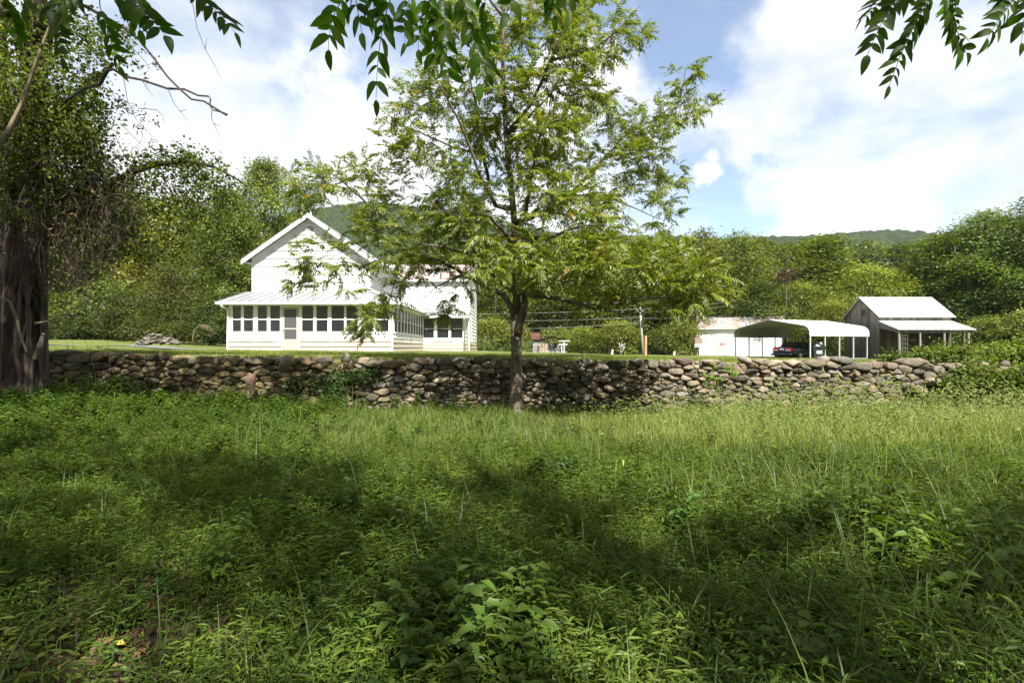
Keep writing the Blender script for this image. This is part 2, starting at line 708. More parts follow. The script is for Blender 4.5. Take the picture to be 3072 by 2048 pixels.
def h_field(x, y):
    x, y = np.asarray(x, float), np.asarray(y, float)
    rise = (.30 * sm(-x, 4.5, 11) + .10 * sm(x, 6, 13)) * sm(y, 4, 13)
    n = .035 * np.sin(1.1 * x + 1.7) * np.cos(.9 * y + .4) + .02 * np.sin(2.7 * x - 1.2 * y) + .015 * np.cos(3.9 * y + x)
    return rise + n - .05


WY = 14.0


def ground_z(x, y):
    x, y = np.asarray(x, float), np.asarray(y, float)
    t = sm(y, WY + .22, WY + .42)
    return h_field(x, np.minimum(y, WY)) * (1 - t) + h_lawn(x, y) * t


def gz(x, y):
    return float(ground_z(np.array([x]), np.array([y]))[0])


def axis(*segs):
    out = []
    for a, b, n in segs: out += list(np.linspace(a, b, n, endpoint=False))
    return np.array(out + [segs[-1][1]])


gx = axis((-1500, -120, 12), (-120, -30, 40), (-30, 40, 240), (40, 120, 40), (120, 1500, 12))
gy = axis((-1500, -60, 10), (-60, -12, 20), (-12, 13.8, 120), (13.8, 14.8, 14), (14.8, 60, 150), (60, 140, 30), (140, 1500, 12))
X, Y = np.meshgrid(gx, gy)
Z = ground_z(X, Y)
Z = Z + .02 * np.sin(X * 2.1) * np.sin(Y * 1.7) * (Y > 15)
nx, ny = len(gx), len(gy)
idx = np.arange(nx * ny).reshape(ny, nx)
F = np.stack([idx[:-1, :-1], idx[:-1, 1:], idx[1:, 1:], idx[1:, :-1]], -1).reshape(-1, 4)
g = mesh_quads('ground', np.stack([X, Y, Z], -1), F, [M['field'], M['lawn'], M['floor']], smooth=True)
fy = (Y[:-1, :-1] + Y[1:, 1:]) / 2
fx = (X[:-1, :-1] + X[1:, 1:]) / 2
edge = 45 + 14 * sm(fx, -5, 5) + 2 * np.sin(fx * .4)     # where the mown lawn ends and the wood begins
mi = np.where(fy < WY + .3, 0, np.where(fy < edge, 1, 2)).ravel().astype(np.int32)
g.data.polygons.foreach_set('material_index', mi)
tag(g, kind='structure')

# driveway past the rock pile to the house: a sheet lying on the lawn
mb = MB()
cl = [(-60, 27.5), (-45, 26.6), (-34, 25.9), (-26, 25.2), (-20, 24.7), (-16.5, 24.5), (-13.2, 24.35)]
for (a, b) in zip(cl, cl[1:]):
    for k in range(4):
        p, q = [np.array(a) + (np.array(b) - np.array(a)) * (k + i) / 4 for i in (0, 1)]
        w = .75
        c = [(p[0], p[1] - w), (q[0], q[1] - w), (q[0], q[1] + w), (p[0], p[1] + w)]
        mb.quad(*[(x, y, gz(x, y) + .035) for x, y in c])
tag(mb.build('driveway', M['asphalt']), kind='structure')

# wooded ridges far behind
def hill_sheet(name, prof, y0, depth, seed, mat):
    r = np.random.default_rng(seed)
    xs = np.linspace(-1150, 1250, 560)
    ts = np.linspace(0, 1, 60)
    A, T = np.meshgrid(xs, ts)
    Yh = y0 + T * depth
    pxs = CX + xs / (y0 + depth * .8) * FPX
    top = np.interp(pxs, [p[0] for p in prof], [p[1] for p in prof])
    zt = EYE + (HY - top) / FPX * (y0 + depth * .8)
    Zh = 2 + (zt[None] - 2) * np.clip(np.sin(T * math.pi * .62) / math.sin(math.pi * .8 * .62), 0, 1.0)
    bump = np.zeros_like(Zh)      # crowns: nearest-centre cells
    c = np.stack([r.uniform(-1160, 1260, 15000), r.uniform(y0, y0 + depth, 15000)], 1)
    hgt = r.uniform(1, 11, 15000)
    cell = {}
    for i, (a, b) in enumerate(c): cell.setdefault((int(a // 11), int(b // 11)), []).append(i)
    for iy in range(A.shape[0]):
        for ix in range(A.shape[1]):
            a, b = A[iy, ix], Yh[iy, ix]
            ka, kb = int(a // 11), int(b // 11)
            best = 0
            for da in (-1, 0, 1):
                for db in (-1, 0, 1):
                    for i in cell.get((ka + da, kb + db), ()):
                        d2 = ((c[i, 0] - a) ** 2 + (c[i, 1] - b) ** 2) / 90
                        if d2 < 1: best = max(best, hgt[i] * math.sqrt(1 - d2))
            bump[iy, ix] = best
    Zh = Zh + (bump - 5.0) * np.clip(T * 6, 0, 1)
    n2, n1 = A.shape
    idx = np.arange(n1 * n2).reshape(n2, n1)
    F = np.stack([idx[:-1, :-1], idx[:-1, 1:], idx[1:, 1:], idx[1:, :-1]], -1).reshape(-1, 4)
    o = mesh_quads(name, np.stack([A, Yh, Zh], -1), F, mat, smooth=True)
    return tag(o, kind='structure')


def m_hill():
    n = NT('wooded_hill')
    v = n.coord()
    a = n.noise(.11, 6, .7, v)
    b = n.noise(.4, 6, .7, v)
    c = n.mixc(n.ramp(a, [(.35, 0), (.65, 1)]), (.012, .022, .009), (.038, .054, .018))
    n.principled(c, .95, 0, .0, n.bump(b, 1, 1.6))
    return n.done()


M['hill'] = m_hill()
hill_sheet('hills', [(-2000, 900), (300, 820), (700, 735), (900, 690), (1040, 652), (1150, 636), (1260, 648), (1420, 690), (1700, 725),
                     (2100, 738), (2330, 732), (2560, 714), (2720, 738), (3000, 770), (5000, 860)], 430, 560, 5, M['hill'])

# ------------------------------------------------------------------ dry stone wall
def clip_poly(poly, n, d):
    out = []
    for i in range(len(poly)):
        a, b = poly[i], poly[(i + 1) % len(poly)]
        da, db = a @ n - d, b @ n - d
        if da <= 0: out.append(a)
        if da * db < 0: out.append(a + (b - a) * (da / (da - db)))
    return out


def wall_top(x):
    return np.interp(x, [-17, -13, -9, -6.5, -4.5, -1, 2, 6, 9, 11, 13.2, 15],
                     [1.37, 1.38, 1.30, 1.25, 1.20, 1.20, 1.16, 1.14, 1.18, 1.15, .98, .5]) + .025 * np.sin(3.1 * x) + .02 * np.sin(7.3 * x + 1)


STONE_COL = [(.195, .160, .112), (.165, .138, .10), (.235, .195, .135), (.13, .112, .085), (.18, .142, .088), (.155, .142, .115), (.185, .137, .10), (.10, .086, .066)]


def blob_stone(mb, c, sx, sy, sz, rot, r, col, nu=12, nv=7):
    """one rounded angular field stone"""
    mb.col = col
    ph = r.uniform(0, 6.28, 6)
    planes = [(norm(r.normal(size=3)), r.uniform(.62, .9)) for _ in range(7)]
    rings = []
    ca, sa = math.cos(rot), math.sin(rot)
    for i in range(nv + 1):
        th = math.pi * i / nv
        ring = []
        for k in range(nu if 0 < i < nv else 1):
            f = 2 * math.pi * k / nu
            d = np.array((math.sin(th) * math.cos(f), math.sin(th) * math.sin(f), math.cos(th)))
            m = 1.0
            for pn, pd in planes:
                q = d @ pn
                if q > 1e-3: m = min(m, pd / q)
            m *= 1 + .05 * math.sin(3 * f + ph[0]) * math.sin(2 * th + ph[1])
            v = d * m * (sx, sy, sz)
            ring.append((c[0] + ca * v[0] - sa * v[1] * .3, c[1] + v[1], c[2] + sa * v[0] + ca * v[2]))
        rings.append((mb.pts(ring), len(ring)))
    for (a, na), (b, nb) in zip(rings, rings[1:]):
        for k in range(nu):
            k2 = (k + 1) % nu
            if na == 1: mb.f.append((a, b + k, b + k2))
            elif nb == 1: mb.f.append((a + k, b, a + k2))
            else: mb.f.append((a + k, b + k, b + k2, a + k2))


r = np.random.default_rng(21)
x0w, x1w = -16.8, 13.8
SX = 2.2       # stones lie about twice as wide as high
pts = []
zc = -.15
sites = []
while zc < 1.75:
    hh = r.uniform(.07, .125)
    x = x0w + r.uniform(0, .3)
    while x < x1w:
        big = r.random()
        w = hh * SX * (r.uniform(.55, .95) if big < .35 else r.uniform(.95, 1.5) if big < .85 else r.uniform(1.5, 2.3))
        sites.append((x + w / 2, zc + hh / 2 + r.normal(0, .03), w, hh))
        x += w
    zc += hh
# some big stones swallow their neighbours
S = np.array(sites)
keep = np.ones(len(S), bool)
for i in r.permutation(len(S)):
    if keep[i] and r.random() < (.17 if S[i, 0] < -5 else .09):
        d = np.hypot((S[:, 0] - S[i, 0]) / 2.0, S[:, 1] - S[i, 1])
        near = (d < r.uniform(.11, .165)) & keep
        near[i] = False
        keep[near] = False
S = S[keep]
top = wall_top(S[:, 0]) + r.normal(0, .025, len(S))
S = S[(S[:, 1] < top) & (S[:, 1] > h_field(S[:, 0], np.full(len(S), WY)) - .12)]
Q = S[:, :2] / np.array((SX, 1.0))
mbw = MB()
K = 16
for i in range(len(S)):
    d = np.linalg.norm(Q - Q[i], axis=1)
    nb = np.argsort(d)[1:22]
    lim = .17
    poly = [Q[i] + lim * np.array((math.cos(a), .85 * math.sin(a))) for a in np.linspace(0, 2 * math.pi, 11)[:-1]]
    for j in nb:
        n_ = Q[j] - Q[i]
        poly = clip_poly(poly, n_, n_ @ (Q[i] + Q[j]) / 2)
        if len(poly) < 3: break
    if len(poly) < 3: continue
    poly = [p * np.array((SX, 1)) for p in poly]
    c = np.mean(poly, axis=0)
    # round the corners a little, then resample radially
    for _ in range(1):
        q2 = []
        kk = r.uniform(.10, .24)
        for a, b in zip(poly, poly[1:] + poly[:1]): q2 += [a * (1 - kk) + b * kk, a * kk + b * (1 - kk)]
        poly = q2
    poly = np.array(poly)
    seg = np.linalg.norm(np.roll(poly, -1, 0) - poly, axis=1)
    cum = np.concatenate([[0], np.cumsum(seg)])
    tt = np.linspace(0, cum[-1], K, endpoint=False)
    ring = np.stack([np.interp(tt, cum, np.append(poly[:, a], poly[0, a])) for a in (0, 1)], 1)
    ring = c + (ring - c) * r.uniform(.93, .99)
    size = math.sqrt(np.ptp(ring[:, 0]) * np.ptp(ring[:, 1]))
    depth = size * r.uniform(.18, .42)
    tx, tz = r.normal(0, .34), r.normal(.1, .34)
    off = r.normal(0, .025)
    base_col = np.array(STONE_COL[r.integers(len(STONE_COL))]) * math.exp(r.normal(0, .18))
    if c[0] < -4: base_col = base_col * (1.05, 1.0, .78)      # browner, mossier stretch
    mbw.col = tuple(np.clip(base_col, .02, .6))
    rg = []
    for s, dd in ((.95, .30), (1.0, .0), (.965, -.45), (.86, -.80), (.5, -.95)):
        pp = []
        for (a, b) in ring:
            u, w = (a - c[0]) * s, (b - c[1]) * s
            yy = WY + off + (depth * dd if dd < 0 else dd) + (u * tx + w * tz if dd < 0 else 0) + r.normal(0, .009)
            pp.append((c[0] + u, yy, c[1] + w))
        rg.append(mbw.pts(pp))
    for a, b in zip(rg, rg[1:]):
        for k in range(K): mbw.f.append((a + k, a + (k + 1) % K, b + (k + 1) % K, b + k))
    mbw.f.append(tuple(rg[-1] + k for k in range(K)))
# cap stones lying loose along the top
x = x0w
while x < 13.2:
    w = r.choice([r.uniform(.09, .16), r.uniform(.14, .26)])
    h = w * r.uniform(.35, .75)
    z = wall_top(x) + r.normal(0, .02) + .0
    if r.random() < .6:
        col = np.array(STONE_COL[r.integers(len(STONE_COL))]) * math.exp(r.normal(0, .2))
        blob_stone(mbw, (x + w / 2, WY + r.uniform(.05, .2), z + h * .25), w * .62, w * .55, h * .62, r.normal(0, .3), r, tuple(col))
    x += w * r.uniform(.8, 1.25)
for px, py, w, h in ((855, 1085, 38, 40), (1033, 1068, 20, 28), (970, 1078, 40, 22), (1130, 1085, 60, 20), (1250, 1074, 28, 16), (1380, 1075, 36, 18),
                     (1575, 1082, 14, 20), (1640, 1092, 26, 26), (2240, 1076, 36, 18), (2470, 1074, 34, 20), (2380, 1082, 26, 16)):
    q = P(px, py, WY)
    s = WY / FPX
    blob_stone(mbw, (q[0], WY + .08, q[2] - .05), w * s * .72, w * s * .6, h * s * .72, r.normal(0, .15), r, tuple(np.array((.20, .17, .135)) * r.uniform(.75, 1.15)))
# rubble spilling at the right end
for k in range(70):
    x = r.uniform(10.2, 14.2)
    t = (x - 10) / 4.2
    z = gz(x, WY - .3) + r.uniform(0, 1) * (1.15 - .75 * t)
    w = r.uniform(.12, .3)
    col = np.array(STONE_COL[r.integers(len(STONE_COL))]) * math.exp(r.normal(0, .2))
    blob_stone(mbw, (x, WY - .05 - .25 * r.random() + (.3 if z > .7 else 0), z), w, w * .7, w * .5, r.normal(0, .3), r, tuple(col))
mbw.col = (.07, .06, .05)
xs = np.linspace(x0w, 13.4, 60)
for a, b in zip(xs, xs[1:]):      # hearting behind the face stones
    mbw.box(a, b - .002, WY + .1, WY + .34, -.4, min(wall_top(a), wall_top(b)) - .14)
wall = mbw.build('stone_wall', M['stone'], smooth=True)
tag(wall, 'long dry stone wall of brown field stones holding up the lawn', 'stone wall')

# rock pile beside the driveway
mb = MB()
r = np.random.default_rng(5)
cx, cy = PX(441, 26.3), 26.9
zb = gz(cx, cy)
for k in range(150):
    u = r.uniform(-1, 1)
    hmax = .78 * (1 - abs(u - .12) ** 1.4) * (1 if u < .1 else .9)
    w = r.uniform(.07, .2)
    v = r.uniform(-1, 1) * (1 - abs(u)) * .7
    z = zb + max(0, hmax - abs(v) * .8) * math.sqrt(r.uniform(.15, 1))
    blob_stone(mb, (cx + u * 1.28, cy + v, z), w, w * .8, w * r.uniform(.22, .4), r.normal(0, .25), r,
               tuple(np.array((.165, .150, .122)) * math.exp(r.normal(0, .28))), 9, 5)
for u, z, w in ((-.1, .52, .3), (.15, .70, .22), (.1, .3, .4), (-.5, .2, .4), (.5, .25, .35)):
    blob_stone(mb, (cx + u, cy, zb + z * .8), w, w, w * .3, .05, r, (.16, .145, .12), 9, 5)
tag(mb.build('rock_pile', M['stone']), 'low heap of flat grey rocks beside the driveway', 'rock pile')


# ------------------------------------------------------------------ farmhouse
def clap(mb, o, u, out, z0, pitch, n, ext, lip=.042):
    """lap boards: o origin (x,y), u unit along the wall, out unit outwards, ext(z)->(a,b)"""
    o, u, out = np.array(o, float), np.array(u, float), np.array(out, float)
    for i in range(n):
        za, zb_ = z0 + i * pitch, z0 + (i + 1) * pitch
        a0, b0 = ext(za)
        a1, b1 = ext(zb_)
        if b0 - a0 < .02: break
        if b1 - a1 < .02: a1 = b1 = (a1 + b1) / 2

        def p(s, d, z): return (*(o + u * s + out * d), z)
        mb.quad(p(a0, lip, za), p(b0, lip, za), p(b1, .004, zb_), p(a1, .004, zb_))
        mb.quad(p(a0, -.01, za), p(b0, -.01, za), p(b0, lip, za), p(a0, lip, za))
        mb.quad(p(a0, -.01, za), p(a0, lip, za), p(a1, .004, zb_), p(a1, -.01, zb_))
        mb.quad(p(b0, lip, za), p(b0, -.01, za), p(b1, -.01, zb_), p(b1, .004, zb_))


HX0, HX1, HF, HB, EV, PK = -13.1, -7.2, 26.9, 36.0, 6.05, 8.12
HXC = (HX0 + HX1) / 2
house = thing('farmhouse', 'white two storey farmhouse with grey tin roofed screened porch round two sides', 'house', (HXC, HF, 1.4))
mb = MB()
gext = lambda z: (0, HX1 - HX0) if z <= EV else ((z - EV) / (PK - EV) * (HX1 - HX0) / 2, (HX1 - HX0) * (1 - (z - EV) / (PK - EV) / 2))
# gable front, sides, ell front and end
clap(mb, (HX0, HF), (1, 0), (0, -1), 1.40, .235, 13, gext)
clap(mb, (HX0, HF), (1, 0), (0, -1), 1.40 + 13 * .235, .40, 10, gext)
clap(mb, (HX1, HF), (0, 1), (1, 0), 1.40, .30, 16, lambda z: (0, 8.1) if z < 6.0 else (0, 0))
clap(mb, (HX0, HB), (0, -1), (-1, 0), 1.40, .30, 16, lambda z: (0, HB - HF) if z < 6.0 else (0, 0))
ELF, ELB, ELX, ELPK = 35.0, 42.0, -2.8, 7.42
clap(mb, (HX1, ELF), (1, 0), (0, -1), 1.30, .30, 16, lambda z: (0, ELX - HX1) if z < 6.05 else (0, 0))
eext = lambda z: (0, 7) if z <= EV else ((z - EV) / (ELPK - EV) * 3.5, 7 - (z - EV) / (ELPK - EV) * 3.5)
clap(mb, (ELX, ELF), (0, 1), (1, 0), 1.25, .24, 26, eext)
# solid cores behind the boards
mb.prism([(HX0 + .01, HF + .01, 1.2), (HX1 - .01, HF + .01, 1.2), (HX1 - .01, HF + .01, EV), (HXC, HF + .01, PK - .03), (HX0 + .01, HF + .01, EV)], (0, HB - HF - .02, 0))
mb.prism([(ELX - .01, ELF + .01, 1.1), (ELX - .01, ELB, 1.1), (ELX - .01, ELB, EV), (ELX - .01, 38.5, ELPK - .03), (ELX - .01, ELF + .01, EV)], (HX1 - ELX + .03, 0, 0))
# corner boards
for x, y in ((HX0 - .02, HF - .025), (HX1 - .08, HF - .025)): mb.box(x, x + .11, y, y + .10, 1.4, EV - .02)
mb.box(ELX - .07, ELX + .03, ELF - .03, ELF + .08, 1.3, EV - .05)
mb.build('wall', M['siding'], house)

# main roof + bargeboards
mb, tr = MB(), MB()
sl = (PK - EV) / ((HX1 - HX0) / 2)
yo, xo = HF - .42, .36
for s in (-1, 1):
    xe = HXC + s * ((HX1 - HX0) / 2 + xo)
    ze = EV - sl * xo
    mb.prism([(xe, yo, ze + .10), (HXC, yo, PK + .10), (HXC, yo, PK + .15), (xe, yo, ze + .15)], (0, HB - yo + .3, 0))
    tr.prism([(xe, yo + .005, ze - .10), (HXC, yo + .005, PK - .10), (HXC, yo + .005, PK + .098), (xe, yo + .005, ze + .098)], (0, .035, 0))
    tr.prism([(xe, yo + .045, ze + .055), (HXC, yo + .045, PK + .055), (HXC, yo + .045, PK + .095), (xe, yo + .045, ze + .095)], (0, .37, 0))
    tr.prism([(xe, yo + .045, ze + .01), (xe, yo + .045, ze + .09), (xe - s * .03, yo + .045, ze + .09), (xe - s * .03, yo + .045, ze + .01)], (0, HB - yo, 0))
    tr.prism([(xe - s * .03, yo + .42, ze + .02), (xe - s * .30, yo + .42, ze + .02), (xe - s * .30, yo + .42, ze + .06), (xe - s * .03, yo + .42, ze + .06)], (0, HB - yo - .5, 0))
mb.build('roof', M['tin'], house)
tr.build('bargeboard', M['trim'], house)

# gable vent
mb = MB()
vx0, vx1 = PX(921, HF), PX(942, HF)
vz0, vz1 = P(0, 711, HF)[2], P(0, 677, HF)[2]
vy = HF - .05
mb.box(vx0 - .04, vx0, vy, HF, vz0 - .04, vz1 + .04)
mb.box(vx1, vx1 + .04, vy, HF, vz0 - .04, vz1 + .04)
mb.box(vx0, vx1, vy, HF, vz1, vz1 + .04)
mb.box(vx0, vx1, vy, HF, vz0 - .04, vz0)
for k in range(8):
    z = vz0 + (k + .2) * (vz1 - vz0) / 8
    mb.prism([(vx0, vy + .005, z), (vx0, vy + .02, z), (vx0, vy + .045, z + .05), (vx0, vy + .03, z + .05)], (vx1 - vx0, 0, 0))
gv = mb.build('gable_vent', M['trim'], house)
mb = MB()
mb.box(vx0, vx1, HF - .032, HF - .026, vz0, vz1)
mb.build('vent_opening', M['black'], gv)


def win(parent, name, x0, x1, z0, z1, y, nx_=1, split=.5, fw=.05, sill=True, glass='screen', axis_='x', sgn=-1, lower='screen_low', fmat='trim', dep=.06):
    """sash window in plane y (faces -y) or, axis_='y', plane x=y facing +x"""
    if axis_ == 'x':
        xf = None
    else:
        xf = lambda p: (y - (p[1] - y) * 1.0, p[0], p[2])
    f = MB(xf)
    f.box(x0, x0 + fw, y - dep, y, z0, z1)
    f.box(x1 - fw, x1, y - dep, y, z0, z1)
    f.box(x0 + fw, x1 - fw, y - dep, y, z1 - fw, z1)
    f.box(x0 + fw, x1 - fw, y - dep, y, z0, z0 + fw)
    zm = z0 + (z1 - z0) * split
    f.box(x0 + fw, x1 - fw, y - dep * .8, y - .005, zm - fw * .45, zm + fw * .45)
    for k in range(1, nx_):
        xx = x0 + (x1 - x0) * k / nx_
        f.box(xx - fw * .4, xx + fw * .4, y - dep * .8, y - .005, z0 + fw, z1 - fw)
    w = f.build(name, M[fmat], parent)
    if sill:
        s = MB(xf)
        s.box(x0 - .05, x1 + .05, y - dep - .05, y, z0 - .05, z0 - .003)
        s.build('sill', M[fmat], w)
    g1 = MB(xf)
    g1.box(x0 + fw, x1 - fw, y - dep * .45, y - dep * .35, zm, z1 - fw)
    g1.build('upper_pane', M[glass], w)
    g2 = MB(xf)
    g2.box(x0 + fw, x1 - fw, y - dep * .6, y - dep * .5, z0 + fw, zm)
    g2.build('lower_pane', M[lower], w)
    return w


M['screen_light'] = M['screen']
w = win(house, 'window', PX(906, HF), PX(940, HF), P(0, 852, HF)[2], P(0, 793, HF)[2], HF - .02, 1, .5, .06, True, 'glass', lower='glass')
mb = MB()
mb.box(PX(910, HF), PX(936, HF), HF - .015, HF - .008, P(0, 850, HF)[2], P(0, 797, HF)[2])
mb.build('blind', M['old_door'], w)

# porch: knee walls, posts, header
PF, PXL, PXR = 24.6, PX(688, 24.6), PX(1179, 24.6)
SILL, HEAD = 2.27, 3.50
zx = lambda v: (600 + v / 2.613 - CX) / FPX * PF
mb = MB()
dx0, dx1 = zx(640), zx(785)
clap(mb, (PXL, PF), (1, 0), (0, -1), 1.40, .217, 4, lambda z: (0, dx0 - PXL))
clap(mb, (dx1, PF), (1, 0), (0, -1), 1.40, .217, 4, lambda z: (0, PXR - dx1))
mb.box(PXL, dx0, PF + .01, PF + .10, 1.2, SILL - .002)
mb.box(dx1, PXR, PF + .01, PF + .10, 1.2, SILL - .002)
BPY, BPX = 32.8, -2.9
clap(mb, (PXR, PF), (0, 1), (1, 0), 1.36, .217, 4, lambda z: (0, BPY - PF))
mb.box(PXR - .10, PXR - .01, PF + .105, BPY, 1.2, SILL - .03)
clap(mb, (PXR, BPY), (1, 0), (0, -1), 1.30, .20, 4, lambda z: (.03, BPX - PXR))
mb.box(PXR, BPX, BPY + .01, BPY + .10, 1.1, 2.09)
clap(mb, (BPX, BPY), (0, 1), (1, 0), 1.28, .24, 9, lambda z: (0, ELF - BPY))
mb.box(BPX - .10, BPX - .01, BPY + .11, ELF - .05, 1.1, 3.45)
clap(mb, (PXL, HF), (0, -1), (-1, 0), 1.40, .217, 4, lambda z: (0, HF - PF))
mb.box(PXL + .01, PXL + .10, PF + .105, HF - .03, 1.2, SILL - .03)
mb.build('porch_wall', M['siding'], house)

mb = MB()   # posts and header
edges = [(257, 325), (343, 420), (453, 528), (551, 630), (800, 890), (912, 1003), (1030, 1132), (1147, 1238), (1268, 1358), (1378, 1480)]
xs = [PXL + .002] + [zx(v) for e in edges[:4] for v in e] + [dx0]
for a, b in zip(xs[0::2], xs[1::2]): mb.box(a, b, PF - .015, PF + .08, SILL, HEAD)
xs = [dx1] + [zx(v) for e in edges[4:] for v in e] + [PXR - .002]
for a, b in zip(xs[0::2], xs[1::2]): mb.box(a, b, PF - .015, PF + .08, SILL, HEAD)
mb.box(PXL - .01, PXR, PF - .02, PF + .09, HEAD + .001, HEAD + .13)
mb.box(PXL, dx0, PF - .05, PF + .09, SILL - .045, SILL - .001)
mb.box(dx1, PXR + .03, PF - .05, PF + .09, SILL - .045, SILL - .001)
mb.box(PXR - .09, PXR + .015, PF + .095, BPY, HEAD - .03, HEAD + .10)
mb.box(PXR - .09, PXR + .05, PF + .095, BPY, SILL - .05, SILL - .006)
mb.box(PXR + .02, BPX, BPY - .02, BPY + .09, 3.38, 3.50)
mb.box(PXR + .055, BPX, BPY - .05, BPY + .09, 2.065, 2.105)
for k in range(11):
    y = PF + .1 + (BPY - PF - .15) * k / 10
    mb.box(PXR - .09, PXR + .012, y - .045, y + .045, SILL - .004, HEAD - .032)
bx = lambda v: (600 + v / 2.613 - CX) / FPX * BPY
bed = [(1748, 1835), (1858, 1950), (1967, 2060)]
xs = [PXR + .06] + [bx(v) for e in bed for v in e] + [BPX - .002]
for a, b in zip(xs[0::2], xs[1::2]): mb.box(a, b, BPY - .015, BPY + .08, 2.11, 3.378)
mb.box(BPX - .09, BPX - .005, BPY - .012, BPY + .08, 1.3, 3.378)
mb.box(PXL - .012, PXL + .08, PF + .095, HF - .03, HEAD - .02, HEAD + .11)
for y in (PF + .12, PF + 1.1, HF - .12): mb.box(PXL - .01, PXL + .08, y - .05, y + .05, SILL - .02, HEAD - .022)
mb.build('porch_post', M['trim'], house)

for a, b in edges: win(house, 'porch_window', zx(a) - .03, zx(b) + .03, SILL, HEAD + .025, PF + .03, 1, .47, .035, False)
for k in range(10):
    y = PF + .1 + (BPY - PF - .15) * k / 10
    win(house, 'porch_window', y + .045, y + (BPY - PF - .15) / 10 - .045, SILL - .003, HEAD - .033, PXR - .035, 1, .5, .035, False, axis_='y')
for a, b in bed: win(house, 'porch_window', bx(a) - .035, bx(b) + .035, 2.11, 3.377, BPY + .03, 1, .46, .04, False)

# storm door
mb = MB()
z0, z1 = 1.43, P(0, 922, PF)[2]
a, b = zx(650), zx(775)
y = PF - .02
mb.box(a, a + .09, y - .035, y, z0, z1)
mb.box(b - .09, b, y - .035, y, z0, z1)
mb.box(a + .09, b - .09, y - .035, y, z1 - .09, z1)
mb.box(a + .09, b - .09, y - .035, y, z0, z0 + .52)
mb.box(a + .09, b - .09, y - .035, y, 2.40, 2.46)
mb.box(a + .05, b - .05, y - .042, y - .036, z0 + .06, z0 + .46)
door = mb.build('storm_door', M['door'], house)
mb = MB()
mb.box(a + .09, b - .09, y - .02, y - .012, z0 + .52, 2.40)
mb.box(a + .09, b - .09, y - .02, y - .012, 2.46, z1 - .09)
mb.build('screen', M['screen'], door)
mb = MB()
mb.tube([(a + .05, y - .04, 2.36), (a + .05, y - .075, 2.36)], .018, 8)
mb.tube([(a + .05, y - .075, 2.30), (a + .05, y - .075, 2.42)], .014, 6)
mb.build('handle', M['black'], door)
mb = MB()
mb.box(dx0 + .003, a - .004, PF - .03, PF + .08, 1.40, HEAD - .002)
mb.box(b + .004, dx1 - .003, PF - .03, PF + .08, 1.40, HEAD - .002)
mb.box(a - .003, b + .003, PF - .03, PF + .08, z1 + .004, HEAD - .002)
mb.build('door_frame', M['trim'], house)

mb = MB()
mb.box(PXL, PXR - .02, PF + .1, HF - .03, 1.2, 1.46)
mb.box(HX1 + .03, PXR - .12, HF - .02, ELF - .03, 1.2, 1.46)
mb.box(PXR - .10, BPX - .12, BPY + .12, ELF - .03, 1.2, 1.44)
mb.box(PXL - .1, PXR + .05, PF - .12, PF + .0, 1.1, 1.398)
mb.build('porch_floor', M['concrete'], house)

# porch roofs with standing seams; slabs 3 cm thick
mb = MB()
ZT, ZE = 4.37, 3.64
eyF = 24.2
exR = -5.15
LX = -13.42
TF = .03


def slab(*p, t=TF):
    n = np.cross(np.array(p[1]) - np.array(p[0]), np.array(p[2]) - np.array(p[0]))
    n = n / np.linalg.norm(n)
    if n[2] < 0: n = -n
    mb.prism([tuple(np.array(q)) for q in p], tuple(-n * t))


hipT, hipB = (HX1, HF - .03, ZT), (exR, eyF, ZE)
slab((LX, HF - .03, ZT), hipT, hipB, (LX, eyF, ZE))
yB = 32.25
slab((HX1 + .03, HF, ZT - .005), (HX1 + .03, ELF - .03, ZT - .005), (exR, ELF - .03, ZE - .005), (exR, eyF + .01, ZE - .005))
slab((HX1 + .1, ELF - .035, 4.16), (BPX + .28, ELF - .035, 4.16), (BPX + .28, yB, 3.48), (exR - .9, yB, 3.48))
for k in range(14):
    x = LX + .02 + k * .47
    xt = x + .10
    if xt < HX1 - .02:
        mb.beam((xt, HF - .04, ZT + .012), (x, eyF, ZE + .012), .03, .03)
    else:
        t = (xt - HX1) / (exR - HX1)
        mb.beam((xt, HF + (eyF - HF) * t, ZT + (ZE - ZT) * t + .012), (x + .08, eyF, ZE + .012), .03, .03)
mb.beam(np.array(hipT) + (0, 0, .02), np.array(hipB) + (0, 0, .02), .06, .04)
for k in range(16):
    y = HF + .1 + k * .5
    mb.beam((HX1 + .05, y, ZT + .01), (exR, y, ZE + .01), .03, .03)
for k in range(6):
    x = PXR + .1 + k * .47
    mb.beam((x, ELF - .05, 4.172), (x, yB, 3.492), .03, .03)
mb.build('porch_roof', M['tin'], house)

